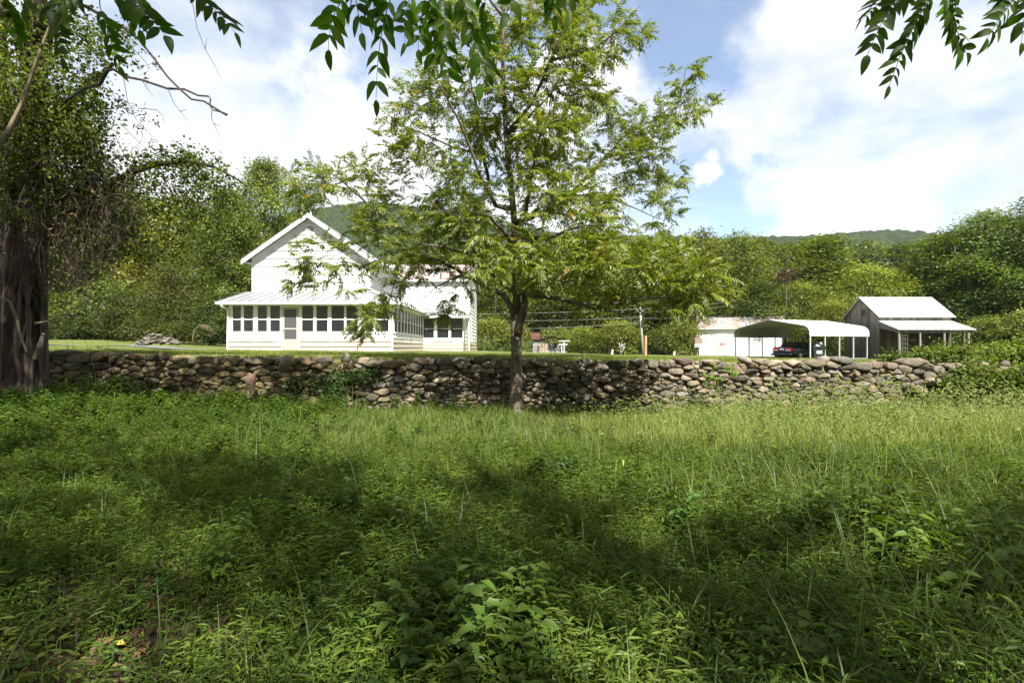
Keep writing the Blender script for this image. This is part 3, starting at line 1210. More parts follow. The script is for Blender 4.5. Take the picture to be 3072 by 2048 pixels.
mb = MB()   # gutters, fascia, soffit
mb.box(LX, exR + .1, eyF - .10, eyF - .004, ZE - .11, ZE - .015)
mb.box(LX + .02, exR - .03, eyF + .0, eyF + .03, ZE - .14, ZE - .05)
mb.box(exR + .004, exR + .10, eyF + .0, yB - .1, ZE - .11, ZE - .02)
mb.box(exR + .105, BPX + .38, yB - .10, yB - .004, 3.36, 3.455)
mb.box(LX + .02, exR - .03, eyF + .035, PF - .03, HEAD + .005, HEAD + .035)
mb.box(PXR + .02, exR - .005, PF, yB, HEAD - .03, HEAD + .0)
mb.build('gutter', M['trim'], house)
for pts in ([(PXL - .12, eyF - .05, ZE - .1), (PXL - .12, eyF - .05, ZE - .2), (PXL - .04, PF - .06, ZE - .32), (PXL - .04, PF - .06, 1.45), (PXL - .1, PF - .2, 1.42)],
            [(PXR - .03, eyF - .05, ZE - .1), (PXR - .03, eyF - .05, ZE - .2), (PXR - .03, PF - .06, ZE - .32), (PXR - .03, PF - .06, 1.42), (PXR - .03, PF - .25, 1.40)],
            [(BPX - .02, yB - .05, 3.36), (BPX - .02, yB - .05, 3.28), (BPX - .03, BPY - .06, 3.15), (BPX - .03, BPY - .06, 1.35)]):
    mb = MB()
    mb.tube(pts, .045, 8)
    mb.build('downspout', M['trim'], house, smooth=True)
mb = MB()
mb.tube([(HX1 + .06, ELF - .9, 4.4), (HX1 + .06, ELF - .9, 6.0)], .05, 8)
mb.build('stove_pipe', M['black'], house, smooth=True)

# ell roof
mb = MB()
mb.prism([(ELX + .3, ELF - .3, EV - .07), (ELX + .3, 38.5, ELPK + .05), (ELX + .3, 38.5, ELPK + .10), (ELX + .3, ELF - .3, EV - .02)], (HXC - ELX, 0, 0))
mb.prism([(ELX + .3, 38.5, ELPK + .05), (ELX + .3, ELB + .3, EV - .07), (ELX + .3, ELB + .3, EV - .02), (ELX + .3, 38.5, ELPK + .10)], (HXC - ELX, 0, 0))
for k in range(10):
    x = ELX + .2 - k * .5
    mb.beam((x, ELF - .29, EV - .005), (x, 38.5, ELPK + .115), .03, .03)
mb.build('ell_roof', M['tin_rust'], house, label='rusty tin roof over the rear wing')
mb = MB()
mb.prism([(ELX + .29, ELF - .28, EV - .18), (ELX + .29, 38.5, ELPK - .06), (ELX + .29, 38.5, ELPK + .045), (ELX + .29, ELF - .28, EV - .075)], (-.03, 0, 0))
mb.prism([(ELX + .29, 38.5, ELPK - .06), (ELX + .29, ELB + .28, EV - .18), (ELX + .29, ELB + .28, EV - .075), (ELX + .29, 38.5, ELPK + .045)], (-.03, 0, 0))
mb.box(HX1 + .05, ELX + .25, ELF - .3, ELF - .27, EV - .2, EV - .075)
mb.build('ell_fascia', M['trim'], house)
mb = MB()
mb.box(ELX + .022, ELX + .14, 36.0, 36.25, 1.9, 2.3)
mb.box(ELX + .022, ELX + .09, 36.1, 36.15, 2.3, 3.6)
mb.build('meter_box', M['galv'], house)
mb = MB()
mb.box(BPX + .004, BPX + .045, BPY + .7, BPY + 1.55, 1.35, 3.3)
mb.build('side_door', M['door'], house)

# ------------------------------------------------------------------ weathered cabin
CX0, CX1, CF, CB = 28.98, 34.55, 42.0, 46.4
cz = .45
M['tin_worn'] = m_tin('worn_pale_tin', (.50, .50, .49), (.30, .19, .13), amount=.3)
cab = thing('cabin', 'small weathered plank cabin with pale tin roof and open front porch', 'cabin', ((CX0 + CX1) / 2, CF, .6))
CEV, CPK, CYR = 4.02, 5.62, 44.2
rb = np.random.default_rng(3)


def planks(mb, o, u, out, z0, ztop, length, w=.2, gap=.012):
    """vertical boards with a gap between them; ztop(s) gives the height along the wall"""
    s = 0
    o, u, out = np.array(o, float), np.array(u, float), np.array(out, float)
    while s < length - .02:
        ww = min(w * rb.uniform(.75, 1.25), length - s)
        c = math.exp(rb.normal(0, .22))
        mb.col = (c, c * rb.uniform(.96, 1.02), c * rb.uniform(.92, 1.04))
        d = rb.uniform(.012, .032)
        a, b = s + gap / 2, s + ww - gap / 2
        zz = z0 + rb.uniform(-.04, .03)

        def p(t, dd, z): return (*(o + u * t + out * dd), z)
        za, zb_ = ztop(a), ztop(b)
        mb.prism([p(a, 0, zz), p(b, 0, zz), p(b, 0, zb_), p(a, 0, za)], tuple(np.append(out * d, 0)))
        s += ww


mb = MB()
front_top = lambda s: CEV
gab = lambda s: CEV + (CPK - CEV) * (1 - abs(s - (CYR - CF)) / (CYR - CF))
planks(mb, (CX0, CF), (0, 1), (-1, 0), cz, gab, CB - CF, .21)
o_ = cz
cz_top = 3.50
planks(mb, (CX0, CF - .001), (1, 0), (0, -1), cz_top, front_top, CX1 - CX0, .23)
planks(mb, (CX1, CF), (0, 1), (1, 0), cz, gab, CB - CF, .21)
planks(mb, (CX0, CB), (1, 0), (0, 1), cz, front_top, CX1 - CX0, .23)
for z in (1.42, 1.26):      # low boards nailed across the gable wall
    mb.col = (.95, .93, .9)
    mb.beam((CX0 - .05, CF + .1, z), (CX0 - .05, CB - .2, z), .03, .12)
mb.build('wall', M['boards'], cab)
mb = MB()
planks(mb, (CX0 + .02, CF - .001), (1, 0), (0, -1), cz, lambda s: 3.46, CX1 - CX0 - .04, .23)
mb.build('porch_wall', M['boards_dark'], cab, label='brown board wall under the porch roof, darkened to stand for its shade')
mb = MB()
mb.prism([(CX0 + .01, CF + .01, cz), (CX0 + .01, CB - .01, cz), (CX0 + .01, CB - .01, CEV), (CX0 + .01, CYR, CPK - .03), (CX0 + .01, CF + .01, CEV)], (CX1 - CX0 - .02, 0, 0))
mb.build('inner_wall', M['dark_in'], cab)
mb = MB()
sl2 = (CPK - CEV) / (CYR - CF)
for s in (-1, 1):
    ye = CYR + s * (CYR - CF + .22)
    ze = CEV - sl2 * .22
    mb.prism([(CX0 - .22, ye, ze + .05), (CX0 - .22, CYR, CPK + .05), (CX0 - .22, CYR, CPK + .08), (CX0 - .22, ye, ze + .08)], (CX1 - CX0 + .47, 0, 0))
for k in range(13):
    x = CX0 - .18 + k * .48
    mb.beam((x, CF - .22, CEV - sl2 * .22 + .085), (x, CYR, CPK + .085), .04, .022)
mb.build('roof', M['tin_white'], cab)
mb = MB()
mb.col = (.5, .48, .45)
for s in (-1, 1):
    ye = CYR + s * (CYR - CF + .2)
    mb.prism([(CX0 - .20, ye, CEV - sl2 * .2 - .10), (CX0 - .20, CYR, CPK - .10), (CX0 - .20, CYR, CPK + .045), (CX0 - .20, ye, CEV - sl2 * .2 + .045)], (.04, 0, 0))
mb.build('rake_board', M['boards'], cab)
PY = 40.05
mb = MB()
mb.prism([(CX0 - .15, CF - .03, 3.60), (CX1 + .12, CF - .03, 3.60), (CX1 + .12, PY - .25, 2.87), (CX0 - .15, PY - .25, 2.87)], (0, 0, .03))
for k in range(13):
    x = CX0 - .12 + k * .47
    mb.beam((x, CF - .03, 3.64), (x, PY - .25, 2.91), .05, .025)
mb.build('porch_roof', M['tin_worn'], cab)
mb = MB()
for k in range(12):
    x = CX0 - .05 + k * .505
    c = rb.uniform(.8, 1.4)
    mb.col = (c, c, c)
    mb.beam((x, CF - .05, 3.53), (x, PY - .2, 2.82), .05, .09)
mb.col = (1, 1, 1)
mb.box(CX0 - .05, CX1 + .05, PY - .06, PY + .06, 2.66, 2.765)
mb.col = (.7, .68, .65)
mb.prism([(CX0 - .02, CF - .04, 3.05), (CX0 - .02, CF - .04, 3.5), (CX0 - .02, PY + .1, 2.82), (CX0 - .02, PY + .1, 2.7)], (.025, 0, 0))
mb.build('rafter', M['boards'], cab)
for px, tl in ((2697, .07), (2760, .06), (2833, .03), (2905, .05)):
    mb = MB()
    mb.col = (1.5, 1.45, 1.4)
    x = PX(px, PY)
    mb.tube([(x + tl, PY, cz), (x + tl * .4, PY, 1.6), (x, PY, 2.66)], [.085, .078, .07], 7)
    mb.build('porch_post', M['boards'], cab)
mb = MB()
mb.col = (.6, .55, .5)
mb.box(CX1 - .05, CX1 + .08, PY + .7, PY + .83, cz, 3.0)
mb.build('side_post', M['boards'], cab)
wn = win(cab, 'window', 30.52, 31.12, 1.15, 2.55, CF - .035, 3, .5, .035, False, 'glass', lower='glass')
mb = MB()
for k in (1, 3):
    z = 1.15 + 1.4 * k / 4
    mb = MB()
    mb.box(30.55, 31.09, CF - .075, CF - .042, z - .012, z + .012)
    mb.build('muntin', M['trim'], wn)
mb = MB()
mb.col = (.9, .5, .4)
planks(mb, (31.95, CF - .03), (1, 0), (0, -1), .6, lambda s: 2.5, .85, .17)
mb.build('door', M['boards_dark'], cab)
mb = MB()
mb.box(31.33, 31.75, CF - .09, CF - .035, 2.05, 2.2)
mb.col = (1, 1, 1)
mb.build('hanging_board', M['post_wood'], cab)
mb = MB()
y0, y1, z0, z1 = 43.55, 44.25, 4.02, 4.72
for a in ((y0, y0 + .07, z0, z1), (y1 - .07, y1, z0, z1), (y0 + .07, y1 - .07, z1 - .07, z1), (y0 + .07, y1 - .07, z0, z0 + .07)):
    mb.box(CX0 - .075, CX0 - .03, a[0], a[1], a[2], a[3])
lw = mb.build('loft_window', M['boards'], cab)
mb = MB()
mb.box(CX0 - .045, CX0 - .035, y0 + .07, y1 - .07, z0 + .07, z1 - .07)
mb.build('opening', M['dark_in'], lw)

# ------------------------------------------------------------------ white block shed
A0 = np.array((17.55, 50.0))
u = norm(np.array((5.85, -3.5)))
nrm = np.array((-u[1], u[0]))
LEN, DEP = 6.85, 3.6
KS = 1.14
ws = thing('white_shed', 'white painted block shed with rusty tin roof and peeling door', 'shed', (A0[0] * KS, A0[1] * KS, .62))
xf = lambda p: ((A0[0] + u[0] * p[0] + nrm[0] * p[1]) * KS, (A0[1] + u[1] * p[0] + nrm[1] * p[1]) * KS, EYE + (p[2] - EYE) * KS)
SEV, SPK = 3.42, 4.28
mb = MB(xf)
mb.prism([(0, 0, .4), (0, DEP, .4), (0, DEP, SEV), (0, DEP / 2, SPK - .05), (0, 0, SEV)], (LEN, 0, 0))
for k in range(13):          # block courses: shallow raised faces
    for j in range(17):
        a = j * .41 + (k % 2) * .2
        if a + .39 < LEN: mb.box(a + .008, a + .4, -.010, -.001, .6 + k * .21 + .006, .6 + (k + 1) * .21 - .006)
mb.build('wall', M['block'], ws)
mb = MB(xf)
sl3 = (SPK - SEV) / (DEP / 2)
for s in (-1, 1):
    ye = DEP / 2 + s * (DEP / 2 + .28)
    ze = SEV - sl3 * .28
    mb.prism([(-.25, ye, ze + .06), (-.25, DEP / 2, SPK + .06), (-.25, DEP / 2, SPK + .09), (-.25, ye, ze + .09)], (LEN + .5, 0, 0))
for k in range(13):
    x = -.2 + k * .6
    mb.beam((x, -.28, SEV - sl3 * .28 + .10), (x, DEP / 2, SPK + .10), .04, .03)
mb.build('roof', M['tin_rust'], ws)
mb = MB(xf)
mb.box(-.22, LEN + .22, -.27, -.24, SEV - sl3 * .28 - .06, SEV - sl3 * .28 + .055)
mb.build('fascia', M['trim'], ws)


def shed_s(px):      # distance along the front wall seen at px
    k = (px - CX) / FPX
    return (k * A0[1] - A0[0]) / (u[0] - k * u[1])


s0, s1 = shed_s(2150), shed_s(2183)
mb = MB(xf)
mb.box(s0 + .08, s1 - .08, -.04, -.012, .78, 2.72)
for z0, z1 in ((.95, 1.4), (1.5, 1.75)):
    for a, b in ((s0 + .16, (s0 + s1) / 2 - .04), ((s0 + s1) / 2 + .04, s1 - .16)): mb.box(a, b, -.052, -.041, z0, z1)
dr = mb.build('door', M['old_door'], ws)
mb = MB(xf)
mb.box(s0 + .2, s1 - .2, -.05, -.042, 1.95, 2.6)
mb.build('door_glass', M['white_plastic'], dr)
mb = MB(xf)
mb.box((s0 + s1) / 2 - .16, (s0 + s1) / 2 + .22, -.068, -.055, 1.80, 1.98)
sg = mb.build('red_sign', M['red_sign'], dr)
mb = MB(xf)
mb.box((s0 + s1) / 2 - .12, (s0 + s1) / 2 + .18, -.074, -.069, 1.91, 1.94)
mb.box((s0 + s1) / 2 - .08, (s0 + s1) / 2 + .14, -.074, -.069, 1.84, 1.87)
mb.build('sign_lettering', M['white_plastic'], sg)
mb = MB(xf)
mb.box(s0, s0 + .075, -.05, -.011, .76, 2.8)
mb.box(s1 - .075, s1, -.05, -.011, .76, 2.8)
mb.box(s0 + .08, s1 - .08, -.05, -.011, 2.725, 2.8)
mb.build('door_frame', M['grey_trim'], ws)
mb = MB(xf)
mb.box(s0 - .9, s1 + .1, -.75, -.02, .6, .80)
mb.build('door_step', M['concrete'], ws)
s0, s1 = shed_s(2256), shed_s(2286)
win_xf = xf
f = MB(xf)
z0, z1 = P(0, 1024, 47.6)[2], P(0, 1007, 47.6)[2]
for a in ((s0, s0 + .06, z0, z1), (s1 - .06, s1, z0, z1), (s0 + .06, s1 - .06, z1 - .06, z1), (s0 + .06, s1 - .06, z0, z0 + .06)):
    f.box(a[0], a[1], -.05, -.011, a[2], a[3])
for k in range(1, 5):
    x = s0 + (s1 - s0) * k / 5
    f.box(x - .018, x + .018, -.04, -.012, z0 + .06, z1 - .06)
f.box(s0 + .06, s1 - .06, -.043, -.014, (z0 + z1) / 2 - .02, (z0 + z1) / 2 + .02)
w = f.build('window', M['trim'], ws)
mb = MB(xf)
mb.box(s0 + .06, s1 - .06, -.03, -.02, z0 + .06, z1 - .06)
mb.build('pane', M['glass'], w)
mb = MB(xf)
mb.box(-.30, -.06, .1, .5, 3.9, 5.0)
mb.box(-.34, -.02, .06, .54, 4.9, 5.06)
mb.build('chimney', M['post_wood'], ws)
mb = MB(xf)
mb.col = (.45, .42, .4)
mb.box(-.38, -.03, -.06, .3, .5, 3.2)
mb.build('corner_board', M['boards'], ws)

# ------------------------------------------------------------------ carport
KA, KB, KC = np.array((19.69, 47.1)), np.array((22.42, 40.0)), np.array((28.18, 42.25))
wd = norm(KB - KA)
ld = norm(KC - KB)
WID, LNG = float(np.linalg.norm(KB - KA)), float(np.linalg.norm(KC - KB))
cp = thing('carport', 'open steel carport with curved white metal roof on thin posts', 'carport', (*((KA + KC) / 2), .6))
xk = lambda p: (KA[0] + wd[0] * p[0] + ld[0] * p[1], KA[1] + wd[1] * p[0] + ld[1] * p[1], p[2])
h = WID / 2
prof = [(0, 2.42), (0, 2.78), (.10, 2.98), (.26, 3.11), (.5, 3.21), (h, 3.80)]
prof = prof + [(WID - a, b) for a, b in reversed(prof[:-1])]
mb = MB(xk)
th = .03
for (a, b) in zip(prof, prof[1:]):
    mb.prism([(a[0], -.15, a[1]), (b[0], -.15, b[1]), (b[0], -.15, b[1] + th), (a[0], -.15, a[1] + th)] if abs(a[0] - b[0]) > .02 else
             [(a[0], -.15, a[1]), (a[0], -.15, b[1]), (a[0] + .02, -.15, b[1]), (a[0] + .02, -.15, a[1])], (0, LNG + .3, 0))
for z in (2.55, 2.70):
    mb.box(WID - .0, WID + .018, -.15, LNG + .15, z, z + .022)
    mb.box(-.018, .0, -.15, LNG + .15, z, z + .022)
for k in range(1, 9):
    for (i, j) in ((4, 5), (5, 6)):
        a, b = prof[i], prof[j]
        t0, t1 = (k - .04) / 9, (k + .04) / 9
        pa = (a[0] + (b[0] - a[0]) * t0, a[1] + (b[1] - a[1]) * t0)
        pb = (a[0] + (b[0] - a[0]) * t1, a[1] + (b[1] - a[1]) * t1)
        mb.prism([(pa[0], -.15, pa[1] + th), (pb[0], -.15, pb[1] + th), (pb[0], -.15, pb[1] + th + .02), (pa[0], -.15, pa[1] + th + .02)], (0, LNG + .3, 0))
mb.build('roof', M['tin_white'], cp)
mb = MB(xk)
for (a, b) in zip(prof, prof[1:]):
    if abs(a[0] - b[0]) > .02: mb.quad((a[0], -.14, a[1] - .008), (b[0], -.14, b[1] - .008), (b[0], LNG + .14, b[1] - .008), (a[0], LNG + .14, a[1] - .008))
    else:
        s_ = .03 if a[0] < h else -.012
        mb.quad((a[0] + s_, -.14, a[1]), (a[0] + s_, -.14, b[1]), (a[0] + s_, LNG + .14, b[1]), (a[0] + s_, LNG + .14, a[1]))
M['carport_under'] = m_plain('carport_underside_tin', (.33, .33, .30), .5, .2, .1)
mb.build('roof_underside', M['carport_under'], cp)
M['carport_frame'] = m_plain('carport_frame_steel', (.34, .35, .36), .45, .3, .1)
for k in range(5):
    y = LNG * k / 4
    mb = MB(xk)
    q = [(min(max(a, .07), WID - .07), y, b - .035) for a, b in prof]
    mb.tube(q, .035, 6)
    for e in (0, 1):
        s = lambda t: t if e == 0 else WID - t
        mb.tube([(s(.07), y, 2.5), (s(.75), y, 3.2)], .022, 5)
    mb.build('arch', M['carport_frame'], cp)
    for x in (.07, WID - .07):
        mb = MB(xk)
        w_ = xk((x, y, 0))
        mb.box(x - .04, x + .04, y - .04, y + .04, gz(w_[0], w_[1]) - .1, 2.385)
        mb.build('post', M['galv'], cp)
for x in (.07, WID - .07):
    mb = MB(xk)
    mb.box(x - .03, x + .03, .05, LNG - .05, .66, .72)
    mb.build('base_rail', M['carport_frame'], cp)

# ------------------------------------------------------------------ car under the carport (rear towards us)
cdir = norm(np.array((.86, .51)))
cside = np.array((-cdir[1], cdir[0]))          # its left
c0 = np.array((PX(2346, 42.2), 42.2))
car = thing('parked_car', 'dark blue saloon car parked under the carport with its tail towards the wall', 'car', (*c0, .62))
zc0 = .60
xc = lambda p: (c0[0] + cdir[0] * p[0] + cside[0] * p[1], c0[1] + cdir[1] * p[0] + cside[1] * p[1], zc0 + p[2])
# stations along the length: x, half width at belt, z bottom, z belt, roof z or None, roof half width
ST = [(-.08, .70, .34, .62, None), (0.0, .80, .24, .93, None), (.12, .84, .20, .97, None), (.55, .87, .18, .99, None), (.80, .88, .18, 1.0, 1.02), (1.15, .88, .18, .98, 1.26),
      (1.55, .88, .18, .96, 1.40), (2.2, .88, .18, .94, 1.43), (2.75, .88, .18, .93, 1.37), (3.2, .88, .18, .93, 1.08), (3.4, .88, .18, .92, None), (4.1, .86, .19, .84, None),
      (4.5, .80, .22, .74, None), (4.7, .66, .30, .58, None)]
mb = MB(xc)
rings = []
for x, hw, zb_, zbelt, zr in ST:
    zs = zr if zr else zbelt + .02
    rw = .60 if zr else hw * .75
    half = [(hw * .82, zb_), (hw * .97, zb_ + .10), (hw, (zb_ + zbelt) * .52), (hw * .985, zbelt - .08), (hw * .93, zbelt), (rw + (hw - rw) * .35 if zr else hw * .85, zbelt + (zs - zbelt) * .6), (rw, zs - .02), (rw * .6, zs + .015)]
    ring = [(x, y, z) for y, z in half] + [(x, -y, z) for y, z in reversed(half)]
    rings.append(mb.pts(ring))
K_ = 16
for a, b in zip(rings, rings[1:]):
    for k in range(K_): mb.f.append((a + k, a + (k + 1) % K_, b + (k + 1) % K_, b + k))
mb.f.append(tuple(rings[0] + k for k in range(K_)))
mb.f.append(tuple(rings[-1] + k for k in reversed(range(K_))))
body = mb.build('body', M['car_paint'], car, smooth=True)
m_ = body.modifiers.new('subsurf', 'SUBSURF')
m_.levels = m_.render_levels = 2
M['car_glass'] = m_plain('tinted_car_glass', (.012, .014, .016), .06, 0, .05, 3, .8)
mb = MB(xc)
mb.prism([(.80, -.60, 1.045), (.80, .60, 1.045), (1.42, .52, 1.395), (1.42, -.52, 1.395)], (-.012, 0, .022))
mb.build('rear_window', M['car_glass'], car, smooth=False)
for s in (-1, 1):
    mb = MB(xc)
    for a, b in ((1.05, 1.95), (2.02, 2.95)):
        ta, tb = (.20 if a < 1.5 else .0), (.0 if a < 1.5 else .32)
        mb.prism([(a, s * .845, 1.0), (b, s * .845, .98), (b - tb, s * .70, 1.32), (a + ta + .1, s * .70, 1.30)], (0, s * .03, .008))
    mb.build('side_window', M['car_glass'], car)
for s in (-1, 1):
    mb = MB(xc)
    mb.prism([(-.015, s * .30, .70), (-.015, s * .76, .72), (-.015, s * .74, .88), (-.015, s * .30, .90)], (-.035, 0, 0))
    mb.prism([(-.015, s * .765, .72), (.26, s * .865, .74), (.24, s * .865, .86), (-.015, s * .745, .88)], (-.02, s * .03, 0))
    tl_ = mb.build('tail_light', M['tail_red'], car, bevel=.012)
    mb = MB(xc)
    mb.box(-.062, -.051, min(s * .34, s * .70), max(s * .34, s * .70), .71, .745)
    mb.build('reversing_lamp', M['white_plastic'], tl_)
mb = MB(xc)
mb.box(-.06, -.045, -.16, .16, .70, .84)
pl = mb.build('number_plate', M['plate'], car)
mb = MB(xc)
for k in range(6): mb.box(-.066, -.061, -.12 + k * .042, -.12 + k * .042 + .024, .735, .80)
M['plate_ink'] = m_plain('plate_letter_blue', (.05, .07, .16), .5, 0, .05)
mb.build('plate_letters', M['plate_ink'], pl)
mb = MB(xc)
mb.tube([(-.02, -.87, .40), (-.13, -.80, .40), (-.16, -.4, .40), (-.17, 0, .40), (-.16, .4, .40), (-.13, .80, .40), (-.02, .87, .40)], .085, 8)
mb.build('rear_bumper', M['car_paint'], car, smooth=True)
mb = MB(xc)
mb.tube([(-.05, -.04, .925), (-.05, .04, .925)], .02, 8)
mb.build('badge', M['galv'], car)
for x in (1.02, 3.72):
    for s in (-1, 1):
        mb = MB(xc)
        mb.tube([(x, s * .70, .31), (x, s * .74, .31), (x, s * .86, .31), (x, s * .90, .31)], [.27, .31, .31, .27], 20)
        wh = mb.build('wheel', M['rubber'], car, smooth=False)
        mb = MB(xc)
        mb.tube([(x, s * .895, .31), (x, s * .915, .31)], [.20, .185], 16)
        for k in range(5):
            a = k * 1.2566
            mb.beam((x, s * .918, .31), (x + .18 * math.cos(a), s * .918, .31 + .18 * math.sin(a)), .05, .02, (0, 1, 0))
        mb.build('rim', M['galv'], wh)

# ------------------------------------------------------------------ wheelie bin
b0 = np.array((PX(2457, 40.6), 40.6))
bn = thing('rubbish_bin', 'dark green wheeled bin with its lid propped open beside the parked car', 'bin', (*b0, .62))
a_ = R(-25)
xb = lambda p: (b0[0] + math.cos(a_) * p[0] - math.sin(a_) * p[1], b0[1] + math.sin(a_) * p[0] + math.cos(a_) * p[1], .62 + p[2])
mb = MB(xb)
lo = [(-.34, -.32, .08), (.34, -.32, .08), (.34, .32, .08), (-.34, .32, .08)]
hi = [(-.42, -.40, 1.02), (.42, -.40, 1.02), (.42, .40, 1.02), (-.42, .40, 1.02)]
n0 = mb.pts(lo + hi)
for q in ((0, 3, 2, 1), (4, 5, 6, 7), (0, 1, 5, 4), (1, 2, 6, 5), (2, 3, 7, 6), (3, 0, 4, 7)): mb.f.append(tuple(n0 + i for i in q))
mb.box(-.455, .455, -.435, .435, .92, .985)
mb.box(-.44, .44, -.42, .42, .72, .75)
mb.build('body', M['bin'], bn, bevel=.015)
mb = MB(xb)
mb.prism([(.44, -.42, 1.02), (.44, .42, 1.02), (-.25, .42, 1.42), (-.25, -.42, 1.42)], (-.02, 0, -.035))
mb.build('lid', M['bin'], bn)
mb = MB(xb)
for k in range(6):
    mb.col = (1, 1, 1)
    blob_stone(mb, (-.2 + .12 * (k % 3) + .05, -.2 + .25 * (k // 3), 1.05 + .03 * k), .17, .17, .12, .2 * k, np.random.default_rng(k), (1, 1, 1), 9, 5)
mb.build('rubbish_bag', M['white_plastic'], bn)
mb = MB(xb)
mb.prism([(-.19, -.385, .46), (.17, -.385, .46), (.17, -.405, .68), (-.19, -.405, .68)], (0, -.012, 0))
lb = mb.build('label_plate', M['white_plastic'], bn)
mb = MB(xb)
mb.prism([(-.15, -.400, .58), (-.02, -.400, .58), (-.02, -.406, .64), (-.15, -.406, .64)], (0, -.006, 0))
mb.prism([(.02, -.402, .60), (.13, -.402, .60), (.13, -.405, .63), (.02, -.405, .63)], (0, -.006, 0))
mb.prism([(-.14, -.393, .50), (.12, -.393, .50), (.12, -.396, .53), (-.14, -.396, .53)], (0, -.006, 0))
mb.build('label_marks', M['bin'], lb)
for s in (-1, 1):
    mb = MB(xb)
    mb.tube([(.30, s * .36, .13), (.30, s * .42, .13)], .13, 14)
    mb.build('wheel', M['rubber'], bn)

# ------------------------------------------------------------------ small things on the lawn
Ym = 34.0
q = P(2089, 1080, Ym)
zg = gz(q[0], Ym)
mp = thing('mailbox_post', 'grey wooden post on the lawn carrying two mailboxes', 'mailbox', (q[0], Ym, zg))
mb = MB()
mb.col = (1, 1, 1)
mb.tube([(q[0] + .02, Ym, zg - .2), (q[0] + .05, Ym, zg + .9), (q[0] + .03, Ym, zg + 1.42)], [.06, .075, .09], 7)
mb.build('post', M['post_wood'], mp)
mb = MB()
zt = P(0, 1030, Ym)[2]
mb.prism([(q[0] - .2, Ym - .35, zt), (q[0] + .28, Ym - .35, zt), (q[0] + .28, Ym - .35, zt + .28), (q[0] + .04, Ym - .35, zt + .38), (q[0] - .2, Ym - .35, zt + .30)], (0, .5, 0))
mb.build('wooden_box', M['post_wood'], mp)
zt = P(0, 1041, Ym)[2]
mb = MB()
ar = [(q[0] - .38 + .13 + .13 * math.cos(t), Ym - .75, zt + .12 + .10 * math.sin(t)) for t in np.linspace(0, math.pi, 8)]
mb.prism([(q[0] - .12, Ym - .75, zt)] + ar + [(q[0] - .38, Ym - .75, zt)], (.28, .45, 0))
bx_ = mb.build('mailbox', M['galv'], mp)
mb = MB()
for k in range(4):
    mb.box(q[0] - .36 + k * .055, q[0] - .36 + k * .055 + .033, Ym - .757, Ym - .752, zt + .05, zt + .13)
mb.build('house_number', M['black'], bx_)

Yp = 54.0
b = P(1930, 1068, Yp)
pb, pt = np.array((b[0], Yp, gz(b[0], Yp) - .3)), P(1920, 922, Yp)
up_ = thing('utility_pole', 'tall grey utility pole on the lawn behind the walnut leaves', 'utility pole', (pb[0], Yp, pb[2]))
mb = MB()
mb.tube([pb, (pb + pt) / 2, pt], [.135, .12, .10], 10)
mb.build('pole', M['pole_wood'], up_, smooth=True)
mb = MB()
mb.beam(pt + (-.34, -.14, -.35), pt + (.34, -.14, -.35), .08, .09)
mb.build('crossarm', M['post_wood'], up_)
for dx in (-.28, 0.0, .28):
    mb = MB()
    mb.tube([pt + (dx, -.16, -.30), pt + (dx, -.16, -.16)], [.035, .05], 8)
    mb.build('insulator', M['galv'], up_)
mb = MB()
mb.tube([pt + (.17, -.1, -2.0), pt + (.17, -.1, -1.3)], .10, 10)
mb.build('cable_closure', M['black'], up_)
M['wire'] = m_plain('weathered_cable', (.22, .22, .23), .5, .2, .1)


def wire(a, b, sag, lab):
    pts = [np.array(a) + (np.array(b) - np.array(a)) * t + (0, 0, -sag * 4 * t * (1 - t)) for t in np.linspace(0, 1, 24)]
    mb = MB()
    mb.tube(pts, .013, 5)
    tag(mb.build('power_line', M['wire']), lab, 'cable', 'cables strung on the utility pole')


wire(pt + (-.28, -.16, -.15), P(900, 930, 60), .5, 'highest cable from the utility pole to the left behind the house')
wire(pt + (0, -.16, -1.0), P(900, 940, 60), .6, 'lower cable from the utility pole to the left behind the house')
wire(pt + (-.1, .1, -1.55), P(900, 962, 60), .8, 'lowest slack cable from the utility pole to the left behind the house')
wire(pt + (.28, -.16, -.15), P(2420, 868, 62), .35, 'highest cable from the utility pole to the right over the white shed')
wire(pt + (.1, .1, -.5), P(2420, 880, 62), .4, 'second cable from the utility pole to the right over the white shed')
wire(pt + (0, -.16, -1.1), P(2420, 915, 62), .5, 'lowest cable from the utility pole to the right over the white shed')

b = P(1937, 1070, 50)
mb = MB()
z = gz(b[0], 50)
mb.box(b[0] - .10, b[0] + .10, 49.9, 50.1, z - .2, P(0, 1007, 50)[2])
tag(mb.build('wooden_post', M['new_wood'], bevel=.015), 'short square orange brown post beside the utility pole', 'post')

# old corrugated shed at the wood's edge
Ys = 65.0
x0, x1 = PX(1598, Ys), PX(1702, Ys)
z0, z1 = gz((x0 + x1) / 2, Ys) - .1, P(0, 1019, Ys)[2]
osd = thing('corrugated_shed', 'old dark corrugated iron shed with red rusty roof under the trees', 'shed', ((x0 + x1) / 2, Ys, z0))
mb = MB()
mb.box(x0, x1, Ys, Ys + 3, z0, z1)
k = 0
z = z0 + .1
while z < z1 - .1:
    mb.prism([(x0 - .02, Ys - .05, z), (x0 - .02, Ys - .002, z + .09), (x0 - .02, Ys - .002, z)], (x1 - x0 + .04, 0, 0))
    z += .17
mb.build('wall', M['corr'], osd)
mb = MB()
mb.prism([(x0 - .3, Ys - .3, z1 + .02), (x0 - .3, Ys + 1.6, z1 + .85), (x0 - .3, Ys + 1.6, z1 + .90), (x0 - .3, Ys - .3, z1 + .07)], (x1 - x0 + .6, 0, 0))
